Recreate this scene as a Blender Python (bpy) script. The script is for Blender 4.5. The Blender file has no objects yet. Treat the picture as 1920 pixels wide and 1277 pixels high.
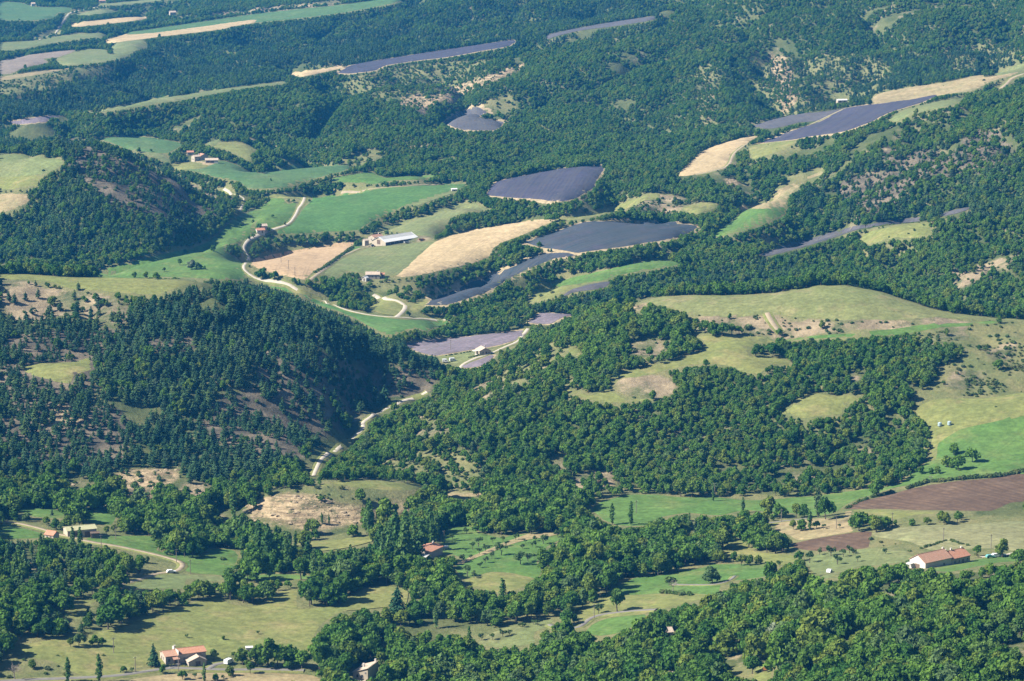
import bpy, math, random
import numpy as np
from mathutils import Vector, Matrix
from mathutils.geometry import delaunay_2d_cdt

R = math.radians
scene = bpy.context.scene
COL = scene.collection
rng = np.random.default_rng(7)
random.seed(7)

# ------------------------------------------------------------------ camera, sky, sun, exposure
CAM_H, PITCH, HFOV = 331.0, 10.2, 20.0
SUN_EL = 40.0
SUN_TO = Vector((-0.97, -0.24, 0.0)).normalized()          # horizontal direction towards the sun
cam_d = bpy.data.cameras.new("camera")
cam = bpy.data.objects.new("camera", cam_d)
COL.objects.link(cam)
cam.location = (0, 0, CAM_H)
cam.rotation_euler = (R(90 - PITCH), 0, 0)
cam_d.sensor_width = 36.0
cam_d.lens = 18.0 / math.tan(R(HFOV / 2))
cam_d.clip_start = 1.0
cam_d.clip_end = 30000.0
scene.camera = cam

world = bpy.data.worlds.new("World")
scene.world = world
world.use_nodes = True
wt = world.node_tree
wt.nodes.clear()
w_out = wt.nodes.new("ShaderNodeOutputWorld")
w_bg = wt.nodes.new("ShaderNodeBackground")
w_sky = wt.nodes.new("ShaderNodeTexSky")
w_sky.sky_type = 'NISHITA'
w_sky.sun_disc = False
w_sky.sun_elevation = R(SUN_EL)
w_sky.sun_rotation = math.atan2(SUN_TO.x, SUN_TO.y)
w_sky.altitude = 1000.0
w_bg.inputs['Strength'].default_value = 0.05
wt.links.new(w_sky.outputs[0], w_bg.inputs[0])
wt.links.new(w_bg.outputs[0], w_out.inputs[0])

sun_d = bpy.data.lights.new("sun", 'SUN')
sun_d.energy = 5.0
sun_d.angle = R(0.5)
sun_d.color = (1.0, 0.94, 0.84)
sun = bpy.data.objects.new("sun", sun_d)
COL.objects.link(sun)
sdir = Vector((SUN_TO.x * math.cos(R(SUN_EL)), SUN_TO.y * math.cos(R(SUN_EL)), math.sin(R(SUN_EL))))
sun.rotation_euler = sdir.to_track_quat('Z', 'Y').to_euler()

scene.view_settings.view_transform = 'Standard'
scene.view_settings.look = 'None'
scene.view_settings.exposure = 1.36
scene.view_settings.gamma = 1.0
scene.view_settings.use_curve_mapping = False
scene.render.engine = 'CYCLES'
scene.cycles.use_denoising = True
scene.cycles.max_bounces = 5
scene.cycles.diffuse_bounces = 2
scene.cycles.transmission_bounces = 2
scene.cycles.volume_bounces = 0
scene.cycles.caustics_reflective = False
scene.cycles.caustics_refractive = False

# ------------------------------------------------------------------ small helpers
F_PX = 960.0 / math.tan(R(HFOV / 2))
CP, SP = math.cos(R(PITCH)), math.sin(R(PITCH))

def ray(u, v):
    """direction of the sight line through photograph point (u, v), as arrays"""
    a = (np.asarray(u, float) - 960.0) / F_PX
    b = (np.asarray(v, float) - 638.5) / F_PX
    return np.stack([a, CP - SP * b, -SP - CP * b], -1)

def project(x, y, z):
    dz = z - CAM_H
    depth = y * CP - dz * SP
    up = y * SP + dz * CP
    return 960.0 + F_PX * x / depth, 638.5 - F_PX * up / depth

def vnoise(x, y, cell, seed):
    r = np.random.default_rng(seed)
    tab = r.random((256, 256))
    gx, gy = x / cell, y / cell
    ix, iy = np.floor(gx).astype(int), np.floor(gy).astype(int)
    fx, fy = gx - ix, gy - iy
    fx = fx * fx * (3 - 2 * fx)
    fy = fy * fy * (3 - 2 * fy)
    a = tab[ix % 256, iy % 256]; b = tab[(ix + 1) % 256, iy % 256]
    c = tab[ix % 256, (iy + 1) % 256]; d = tab[(ix + 1) % 256, (iy + 1) % 256]
    return (a * (1 - fx) + b * fx) * (1 - fy) + (c * (1 - fx) + d * fx) * fy

def fbm(x, y, cell, seed, octs=4):
    s, amp, tot = 0.0, 1.0, 0.0
    for k in range(octs):
        s = s + amp * vnoise(x, y, cell / 2 ** k, seed + k)
        tot += amp
        amp *= 0.55
    return s / tot

def poly_mask(px, py, poly):
    """even-odd test of many points against one polygon"""
    P = np.asarray(poly, float)
    inside = np.zeros(px.shape, bool)
    x0, y0 = P[-1]
    for x1, y1 in P:
        c = (y1 > py) != (y0 > py)
        if y1 != y0:
            inside ^= c & (px < (x0 - x1) * (py - y1) / (y0 - y1) + x1)
        x0, y0 = x1, y1
    return inside

def smooth_poly(P, closed=True, n=4):
    """Catmull-Rom rounding of a traced outline"""
    P = np.asarray(P, float)
    out = []
    m = len(P)
    rngi = range(m) if closed else range(m - 1)
    for i in rngi:
        if closed:
            p0, p1, p2, p3 = P[i - 1], P[i], P[(i + 1) % m], P[(i + 2) % m]
        else:
            p0, p1, p2, p3 = P[max(i - 1, 0)], P[i], P[i + 1], P[min(i + 2, m - 1)]
        for k in range(n):
            t = k / n
            a = 0.5 * ((2 * p1) + (-p0 + p2) * t + (2 * p0 - 5 * p1 + 4 * p2 - p3) * t * t + (-p0 + 3 * p1 - 3 * p2 + p3) * t ** 3)
            lin = p1 * (1 - t) + p2 * t
            out.append(0.6 * a + 0.4 * lin)
    if not closed:
        out.append(P[-1])
    return np.array(out)

def new_mesh(name, verts, faces, mats=(), mat_index=None, smooth=False):
    me = bpy.data.meshes.new(name)
    verts = np.asarray(verts, np.float32)
    if isinstance(faces, np.ndarray):
        k = faces.shape[1]
        me.vertices.add(len(verts)); me.vertices.foreach_set("co", verts.ravel())
        me.loops.add(faces.size); me.loops.foreach_set("vertex_index", faces.ravel().astype(np.int32))
        me.polygons.add(len(faces))
        me.polygons.foreach_set("loop_start", np.arange(0, faces.size, k, dtype=np.int32))
        me.polygons.foreach_set("loop_total", np.full(len(faces), k, np.int32))
        me.update(calc_edges=True)
    else:
        me.from_pydata([tuple(map(float, v)) for v in verts], [], faces)
        me.update()
    for m in mats:
        me.materials.append(m)
    if mat_index is not None:
        me.polygons.foreach_set("material_index", np.asarray(mat_index, np.int32))
    if smooth:
        me.polygons.foreach_set("use_smooth", np.ones(len(me.polygons), bool))
    return me

def link(name, data, parent=None, loc=None, rotz=None):
    o = bpy.data.objects.new(name, data)
    COL.objects.link(o)
    if parent is not None:
        o.parent = parent
    if loc is not None:
        o.location = loc
    if rotz is not None:
        o.rotation_euler = (0, 0, rotz)
    return o

def tag(o, label=None, cat=None, group=None, kind=None):
    if label: o["label"] = label
    if cat: o["category"] = cat
    if group: o["group"] = group
    if kind: o["kind"] = kind
    return o

class MB:
    """collects boxes, prisms and tubes; build() links them as one mesh object"""
    def __init__(self):
        self.v, self.f = [], []
    def add(self, vs, fs):
        n = len(self.v)
        self.v += [tuple(p) for p in vs]
        self.f += [tuple(i + n for i in f) for f in fs]
        return self
    def box(self, x0, x1, y0, y1, z0, z1):
        return self.add([(x0, y0, z0), (x1, y0, z0), (x1, y1, z0), (x0, y1, z0), (x0, y0, z1), (x1, y0, z1), (x1, y1, z1), (x0, y1, z1)],
                        [(3, 2, 1, 0), (4, 5, 6, 7), (0, 1, 5, 4), (1, 2, 6, 5), (2, 3, 7, 6), (3, 0, 4, 7)])
    def slab(self, a, b, c, d, t):
        """thick sheet through four corners (counter-clockwise from above), thickness t upwards"""
        lo = [tuple(p) for p in (a, b, c, d)]
        hi = [(p[0], p[1], p[2] + t) for p in lo]
        return self.add(lo + hi, [(3, 2, 1, 0), (4, 5, 6, 7), (0, 1, 5, 4), (1, 2, 6, 5), (2, 3, 7, 6), (3, 0, 4, 7)])
    def prism_y(self, prof, y0, y1):
        """closed outline in x-z pushed along y"""
        n = len(prof)
        vs = [(p[0], y0, p[1]) for p in prof] + [(p[0], y1, p[1]) for p in prof]
        fs = [tuple(range(n)), tuple(range(2 * n - 1, n - 1, -1))]
        fs += [(i, i + n, (i + 1) % n + n, (i + 1) % n) for i in range(n)]
        return self.add(vs, fs)
    def prism_x(self, prof, x0, x1):
        n = len(prof)
        vs = [(x0, p[0], p[1]) for p in prof] + [(x1, p[0], p[1]) for p in prof]
        fs = [tuple(range(n - 1, -1, -1)), tuple(range(n, 2 * n))]
        fs += [(i, (i + 1) % n, (i + 1) % n + n, i + n) for i in range(n)]
        return self.add(vs, fs)
    def tube(self, pts, rads, n=6):
        rings = []
        base = len(self.v)
        pts = [Vector(p) for p in pts]
        for i, p in enumerate(pts):
            d = (pts[min(i + 1, len(pts) - 1)] - pts[max(i - 1, 0)]).normalized()
            s = d.cross(Vector((0.3, 1, 0.1))).normalized()
            t = d.cross(s)
            for k in range(n):
                a = 2 * math.pi * k / n
                self.v.append(tuple(p + rads[i] * (math.cos(a) * s + math.sin(a) * t)))
        for i in range(len(pts) - 1):
            for k in range(n):
                a, b = base + i * n + k, base + i * n + (k + 1) % n
                self.f.append((a, b, b + n, a + n))
        self.f.append(tuple(base + (len(pts) - 1) * n + k for k in range(n)))
        self.f.append(tuple(base + k for k in reversed(range(n))))
        return self
    def build(self, name, mat, parent=None, loc=None, rotz=None, smooth=False):
        me = new_mesh(name, self.v, self.f, (mat,), smooth=smooth)
        return link(name, me, parent, loc, rotz)

# ------------------------------------------------------------------ materials
def nt_new(name):
    m = bpy.data.materials.new(name)
    m.use_nodes = True
    t = m.node_tree
    t.nodes.clear()
    out = t.nodes.new("ShaderNodeOutputMaterial")
    bs = t.nodes.new("ShaderNodeBsdfPrincipled")
    bs.inputs['Roughness'].default_value = 0.9
    bs.inputs['Specular IOR Level'].default_value = 0.15
    t.links.new(bs.outputs[0], out.inputs[0])
    return m, t, bs, out

def nmath(t, op, a, b=None, c=None, clamp=False):
    n = t.nodes.new("ShaderNodeMath"); n.operation = op; n.use_clamp = clamp
    for i, x in enumerate((a, b, c)):
        if x is None: continue
        if isinstance(x, (int, float)): n.inputs[i].default_value = x
        else: t.links.new(x, n.inputs[i])
    return n.outputs[0]

def nmix(t, fac, a, b, mode='MIX'):
    n = t.nodes.new("ShaderNodeMix"); n.data_type = 'RGBA'; n.blend_type = mode
    for s, x in ((n.inputs[0], fac), (n.inputs[6], a), (n.inputs[7], b)):
        if isinstance(x, (int, float)): s.default_value = x
        elif isinstance(x, (tuple, list)): s.default_value = (*x[:3], 1)
        else: t.links.new(x, s)
    return n.outputs[2]

def nnoise(t, vec, scale, detail=4, rough=0.55):
    n = t.nodes.new("ShaderNodeTexNoise")
    n.inputs['Scale'].default_value = scale
    n.inputs['Detail'].default_value = detail
    n.inputs['Roughness'].default_value = rough
    if vec is not None: t.links.new(vec, n.inputs['Vector'])
    return n.outputs['Fac']

def nramp(t, fac, stops):
    n = t.nodes.new("ShaderNodeValToRGB")
    cr = n.color_ramp
    while len(cr.elements) < len(stops): cr.elements.new(0.5)
    for e, (p, c) in zip(cr.elements, stops):
        e.position = p
        e.color = (*(c if isinstance(c, tuple) else (c, c, c)), 1)
    t.links.new(fac, n.inputs[0])
    return n.outputs[0]

def nstep(t, x, lo, hi):
    n = t.nodes.new("ShaderNodeMapRange"); n.clamp = True
    n.inputs['From Min'].default_value = lo; n.inputs['From Max'].default_value = hi
    t.links.new(x, n.inputs['Value'])
    return n.outputs[0]

def npos(t):
    return t.nodes.new("ShaderNodeNewGeometry").outputs['Position']

def nbump(t, bs, h, dist, strength=1.0):
    b = t.nodes.new("ShaderNodeBump")
    b.inputs['Distance'].default_value = dist
    b.inputs['Strength'].default_value = strength
    t.links.new(h, b.inputs['Height'])
    t.links.new(b.outputs[0], bs.inputs['Normal'])

ALB = 0.845     # one scale for all painted, tilled and built surfaces
def dim(c):
    return None if c is None else tuple(x * ALB for x in c)

def field_mat(name, ca, cb, cc=None, rows=0.0, row_amt=0.0, patch=0.012, patch_amt=1.0, row_col=None, speck=None, swath=0, tram=0):
    """crop or grass: two tones mottled at field scale, a third in drier patches, faint rows along the field's own direction"""
    ca, cb, cc, row_col, speck = dim(ca), dim(cb), dim(cc), dim(row_col), dim(speck)
    m, t, bs, out = nt_new(name)
    P = npos(t)
    n1 = nnoise(t, P, patch, 5, 0.6)
    col = nmix(t, nstep(t, n1, 0.36, 0.64), ca, cb)
    if cc:
        n2 = nnoise(t, P, patch * 2.3, 6, 0.65)
        col = nmix(t, nmath(t, 'MULTIPLY', nstep(t, n2, 0.52, 0.72), patch_amt), col, cc)
    n3 = nnoise(t, P, 0.35, 3, 0.7)
    col = nmix(t, 1.0, col, nramp(t, n3, [(0.25, 0.62), (0.75, 1.38)]), 'MULTIPLY')
    n6 = nnoise(t, P, 0.09, 4, 0.7)
    col = nmix(t, 1.0, col, nramp(t, n6, [(0.3, 0.80), (0.7, 1.2)]), 'MULTIPLY')
    if rows:
        at = t.nodes.new("ShaderNodeAttribute"); at.attribute_type = 'OBJECT'; at.attribute_name = "row_angle"
        vr = t.nodes.new("ShaderNodeVectorRotate"); vr.rotation_type = 'Z_AXIS'
        t.links.new(P, vr.inputs['Vector']); t.links.new(at.outputs['Fac'], vr.inputs['Angle'])
        sx = t.nodes.new("ShaderNodeSeparateXYZ"); t.links.new(vr.outputs[0], sx.inputs[0])
        wob = nmath(t, 'MULTIPLY', nnoise(t, P, 0.02, 2), 9.0)
        w = nmath(t, 'SINE', nmath(t, 'MULTIPLY', nmath(t, 'ADD', sx.outputs[1], wob), 2 * math.pi / rows))
        # streaks: long along the rows, short across them
        mp = t.nodes.new("ShaderNodeMapping"); mp.inputs['Scale'].default_value = (0.012, 0.35, 0.0)
        t.links.new(vr.outputs[0], mp.inputs[0])
        st = nnoise(t, mp.outputs[0], 1.0, 4, 0.6)
        if swath:       # every few rows stand differently: strips of one cultivar or one pass of the machine
            w2 = nmath(t, 'SINE', nmath(t, 'MULTIPLY', nmath(t, 'ADD', sx.outputs[1], nmath(t, 'MULTIPLY', wob, 0.4)), 2 * math.pi / swath))
            w = nmath(t, 'ADD', nmath(t, 'MULTIPLY', w, 0.55), nmath(t, 'MULTIPLY', w2, 0.45))
        f = nmath(t, 'ADD', nmath(t, 'MULTIPLY', nmath(t, 'ADD', nmath(t, 'MULTIPLY', w, 0.5), 0.5), 0.5), nmath(t, 'MULTIPLY', nstep(t, st, 0.35, 0.65), 0.6))
        col = nmix(t, nmath(t, 'MULTIPLY', f, row_amt, clamp=True), col, row_col or tuple(x * 0.55 for x in cb))
        if tram:       # wheel tracks of the sprayer, a pair every few rows
            fr_ = nmath(t, 'FRACT', nmath(t, 'DIVIDE', nmath(t, 'ADD', sx.outputs[1], nmath(t, 'MULTIPLY', wob, 0.25)), tram))
            d1 = nmath(t, 'ABSOLUTE', nmath(t, 'SUBTRACT', nmath(t, 'ABSOLUTE', nmath(t, 'SUBTRACT', fr_, 0.5)), 0.055))
            line = nmath(t, 'MULTIPLY', nmath(t, 'LESS_THAN', d1, 0.022), nstep(t, nnoise(t, P, 0.03, 3), 0.35, 0.6))
            col = nmix(t, nmath(t, 'MULTIPLY', line, 0.42), col, tuple(x * 0.6 for x in cb))
    if speck:
        n4 = nnoise(t, P, 0.12, 3, 0.7)
        n5 = nnoise(t, P, 0.011, 2, 0.5)
        col = nmix(t, nmath(t, 'MULTIPLY', nstep(t, n4, 0.66, 0.72), nstep(t, n5, 0.52, 0.6)), col, speck)
    t.links.new(col, bs.inputs['Base Color'])
    nbump(t, bs, n3, 0.5, 0.6)
    return m

def plain_mat(name, ca, cb=None, scale=1.5, rough=0.85, spec=0.2, bump=0.0):
    m, t, bs, out = nt_new(name)
    bs.inputs['Roughness'].default_value = rough
    bs.inputs['Specular IOR Level'].default_value = spec
    cb = cb or tuple(x * 0.8 for x in ca)
    ca, cb = dim(ca), dim(cb)
    n = nnoise(t, npos(t), scale, 5, 0.65)
    t.links.new(nmix(t, nstep(t, n, 0.35, 0.65), ca, cb), bs.inputs['Base Color'])
    if bump: nbump(t, bs, n, bump)
    return m

def tile_mat(name, ca, cb, cc):
    """clay roof: pieces of several tones, lichen patches, ribs down the slope (object x runs along the ridge)"""
    ca, cb, cc = dim(ca), dim(cb), dim(cc)
    m, t, bs, out = nt_new(name)
    tc = t.nodes.new("ShaderNodeTexCoord")
    mp = t.nodes.new("ShaderNodeMapping"); mp.inputs['Scale'].default_value = (3.2, 2.2, 2.2)
    t.links.new(tc.outputs['Object'], mp.inputs[0])
    vo = t.nodes.new("ShaderNodeTexVoronoi"); vo.inputs['Scale'].default_value = 1.0
    t.links.new(mp.outputs[0], vo.inputs['Vector'])
    sp = t.nodes.new("ShaderNodeSeparateColor"); t.links.new(vo.outputs['Color'], sp.inputs[0])
    col = nmix(t, sp.outputs[0], ca, cb)
    n = nnoise(t, tc.outputs['Object'], 0.9, 5, 0.7)
    col = nmix(t, nmath(t, 'MULTIPLY', nstep(t, n, 0.48, 0.66), 0.75), col, cc)
    t.links.new(col, bs.inputs['Base Color'])
    nbump(t, bs, vo.outputs['Distance'], 0.06)
    return m

def leaf_mat(name, dark, light, alt, trans=0.28):
    """foliage: tone differs from tree to tree, from wood to wood and from leaf clump to leaf clump"""
    m = bpy.data.materials.new(name)
    m.use_nodes = True
    t = m.node_tree
    t.nodes.clear()
    out = t.nodes.new("ShaderNodeOutputMaterial")
    oi = t.nodes.new("ShaderNodeObjectInfo")
    n1 = nnoise(t, oi.outputs['Location'], 0.010, 4, 0.65)
    f = nmath(t, 'ADD', nmath(t, 'MULTIPLY', oi.outputs['Random'], 0.62), nmath(t, 'MULTIPLY', nstep(t, n1, 0.34, 0.66), 0.45))
    col = nmix(t, nstep(t, f, 0.08, 0.95), dark, light)
    wn = t.nodes.new("ShaderNodeTexWhiteNoise"); wn.noise_dimensions = '1D'
    t.links.new(oi.outputs['Random'], wn.inputs['W'])
    col = nmix(t, nmath(t, 'MULTIPLY', nstep(t, wn.outputs['Value'], 0.66, 1.0), 0.85), col, alt)
    col = nmix(t, nmath(t, 'MULTIPLY', nstep(t, nmath(t, 'SUBTRACT', 1.0, wn.outputs['Value']), 0.86, 1.0), 0.6), col, tuple(0.55 * sum(light) / 3 + 0.45 * c for c in light))
    n2 = nnoise(t, npos(t), 1.1, 2, 0.6)
    col = nmix(t, 1.0, col, nramp(t, n2, [(0.25, 0.6), (0.75, 1.45)]), 'MULTIPLY')
    d = t.nodes.new("ShaderNodeBsdfDiffuse"); tr = t.nodes.new("ShaderNodeBsdfTranslucent")
    mx = t.nodes.new("ShaderNodeMixShader"); mx.inputs[0].default_value = trans
    t.links.new(col, d.inputs[0]); t.links.new(nmix(t, 1.0, col, (1.1, 1.25, 0.6), 'MULTIPLY'), tr.inputs[0])
    t.links.new(d.outputs[0], mx.inputs[1]); t.links.new(tr.outputs[0], mx.inputs[2])
    t.links.new(mx.outputs[0], out.inputs[0])
    return m

M = {}
M['green']   = field_mat('meadow_green', (0.075, 0.155, 0.032), (0.102, 0.176, 0.040), (0.155, 0.186, 0.056), rows=5.0, row_amt=0.24, patch=0.02, tram=20)
M['crest']   = field_mat('hill_pasture', (0.142, 0.165, 0.058), (0.175, 0.180, 0.070), (0.235, 0.195, 0.098), rows=7.0, row_amt=0.2, patch=0.022, row_col=(0.105, 0.135, 0.045))
M['teal']    = field_mat('clover_green', (0.066, 0.136, 0.046), (0.084, 0.150, 0.050), (0.115, 0.162, 0.060), rows=6.0, row_amt=0.18, tram=20)
M['bright']  = field_mat('lucerne_green', (0.066, 0.150, 0.036), (0.084, 0.166, 0.042), (0.104, 0.168, 0.052), rows=5.0, row_amt=0.2, tram=20)
M['lt']      = field_mat('hay_green', (0.140, 0.178, 0.064), (0.172, 0.192, 0.074), (0.215, 0.205, 0.095), rows=5.0, row_amt=0.26, tram=20)
M['dry']     = field_mat('dry_grass', (0.156, 0.176, 0.052), (0.192, 0.194, 0.062), (0.260, 0.215, 0.092), rows=7.0, row_amt=0.24, patch=0.025, row_col=(0.105, 0.135, 0.045))
M['tan']     = field_mat('parched_grass', (0.27, 0.225, 0.115), (0.32, 0.25, 0.135), (0.20, 0.20, 0.09), rows=7.0, row_amt=0.24, patch=0.025)
M['wheat']   = field_mat('ripe_wheat', (0.390, 0.300, 0.165), (0.430, 0.325, 0.185), (0.345, 0.272, 0.145), rows=8.0, row_amt=0.26, row_col=(0.31, 0.235, 0.115), tram=20)
M['stubble'] = field_mat('sandy_wheat', (0.395, 0.280, 0.160), (0.425, 0.300, 0.172), (0.36, 0.255, 0.145), rows=6.0, row_amt=0.2, row_col=(0.33, 0.225, 0.12), tram=20)
M['barley']  = field_mat('barley', (0.190, 0.198, 0.092), (0.225, 0.220, 0.105), (0.175, 0.195, 0.085), rows=4.0, row_amt=0.28, tram=20)
M['lav']     = field_mat('lavender_slate', (0.022, 0.040, 0.054), (0.036, 0.050, 0.076), (0.054, 0.050, 0.086), rows=3.6, row_amt=0.8, row_col=(0.074, 0.074, 0.072), patch=0.03, speck=(0.26, 0.23, 0.17), swath=19)
M['lavv']    = field_mat('lavender_violet', (0.034, 0.038, 0.068), (0.050, 0.048, 0.088), (0.066, 0.056, 0.092), rows=3.6, row_amt=0.8, row_col=(0.080, 0.076, 0.080), patch=0.03, speck=(0.26, 0.22, 0.18), swath=19)
M['lavg']    = field_mat('lavender_grey', (0.058, 0.064, 0.080), (0.078, 0.076, 0.096), (0.115, 0.105, 0.100), rows=3.6, row_amt=0.7, row_col=(0.110, 0.100, 0.088), patch=0.03, speck=(0.26, 0.22, 0.16), swath=16)
M['lavp']    = field_mat('lavender_pale', (0.190, 0.154, 0.180), (0.220, 0.174, 0.200), (0.20, 0.175, 0.165), rows=3.2, row_amt=0.7, row_col=(0.125, 0.115, 0.12), patch=0.03, swath=10)
M['plough']  = field_mat('ploughed_soil', (0.112, 0.070, 0.042), (0.142, 0.089, 0.054), (0.18, 0.122, 0.076), rows=4.5, row_amt=0.6, row_col=(0.066, 0.044, 0.030), patch=0.03)
M['fallow']  = field_mat('fallow_soil', (0.215, 0.175, 0.14), (0.24, 0.195, 0.152), (0.19, 0.18, 0.11), rows=6.0, row_amt=0.22)
M['margin']  = field_mat('sandy_margin', (0.31, 0.245, 0.14), (0.36, 0.28, 0.17), (0.21, 0.19, 0.09), patch=0.05)
M['gravel']  = plain_mat('white_gravel', (0.47, 0.42, 0.34), (0.39, 0.34, 0.26), 0.25)
M['track']   = plain_mat('earth_track', (0.36, 0.29, 0.20), (0.27, 0.22, 0.14), 0.25)
M['asphalt'] = plain_mat('worn_asphalt', (0.21, 0.195, 0.17), (0.165, 0.155, 0.14), 0.3)

def ground_mat():
    m, t, bs, out = nt_new('hill_ground')
    P = npos(t)
    def attr(n):
        a = t.nodes.new("ShaderNodeAttribute"); a.attribute_name = n
        return a.outputs['Fac']
    floor = nmix(t, nstep(t, nnoise(t, P, 0.05, 5), 0.4, 0.62), (0.062, 0.082, 0.026), (0.110, 0.122, 0.044))
    floor = nmix(t, nstep(t, nnoise(t, P, 0.03, 5, 0.65), 0.55, 0.66), floor, (0.21, 0.18, 0.105))
    grass = nmix(t, nstep(t, nnoise(t, P, 0.07, 6, 0.65), 0.4, 0.6), (0.120, 0.138, 0.050), (0.185, 0.175, 0.074))
    earth_c = nmix(t, nstep(t, nnoise(t, P, 0.045, 6, 0.7), 0.36, 0.64), (0.195, 0.155, 0.095), (0.35, 0.275, 0.17))
    mp = t.nodes.new("ShaderNodeMapping"); mp.inputs['Scale'].default_value = (0.03, 0.03, 0.45)
    t.links.new(P, mp.inputs[0])
    strata = nmath(t, 'MULTIPLY', nstep(t, nnoise(t, mp.outputs[0], 1.0, 5, 0.65), 0.5, 0.66), 0.6)
    earth_c = nmix(t, strata, earth_c, (0.14, 0.112, 0.078))
    brushy = nmix(t, nstep(t, nnoise(t, P, 0.09, 6, 0.7), 0.4, 0.6), (0.072, 0.090, 0.034), (0.165, 0.155, 0.080))
    earth_c = nmix(t, nstep(t, nnoise(t, P, 0.034, 6, 0.68), 0.47, 0.57), earth_c, brushy)
    brown = nmix(t, nstep(t, nnoise(t, P, 0.06, 6, 0.65), 0.38, 0.62), (0.066, 0.060, 0.042), (0.185, 0.150, 0.102))
    mr = t.nodes.new("ShaderNodeMapping"); mr.inputs['Scale'].default_value = (0.05, 0.05, 0.9)
    t.links.new(P, mr.inputs[0])
    rock = nmix(t, nstep(t, nnoise(t, mr.outputs[0], 1.0, 6, 0.72), 0.42, 0.56), (0.185, 0.138, 0.080), (0.40, 0.305, 0.180))
    rock = nmix(t, nmath(t, 'MULTIPLY', nstep(t, nnoise(t, P, 0.11, 6, 0.75), 0.52, 0.59), 0.8), rock, (0.080, 0.085, 0.038))
    n = nmath(t, 'MULTIPLY', nmath(t, 'SUBTRACT', nnoise(t, P, 0.055, 6, 0.7), 0.5), 1.5)
    def edge(a):
        return nstep(t, nmath(t, 'ADD', attr(a), n), 0.36, 0.58)
    col = nmix(t, edge('grass'), floor, grass)
    col = nmix(t, edge('brown'), col, brown)
    col = nmix(t, edge('bare'), col, earth_c)
    col = nmix(t, edge('rock'), col, rock)
    col = nmix(t, 1.0, col, nramp(t, nnoise(t, P, 0.5, 4, 0.7), [(0.2, 0.6), (0.8, 1.08)]), 'MULTIPLY')
    t.links.new(col, bs.inputs['Base Color'])
    nbump(t, bs, nnoise(t, P, 0.22, 6, 0.7), 1.6, 0.8)
    return m
M['ground'] = ground_mat()
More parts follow.
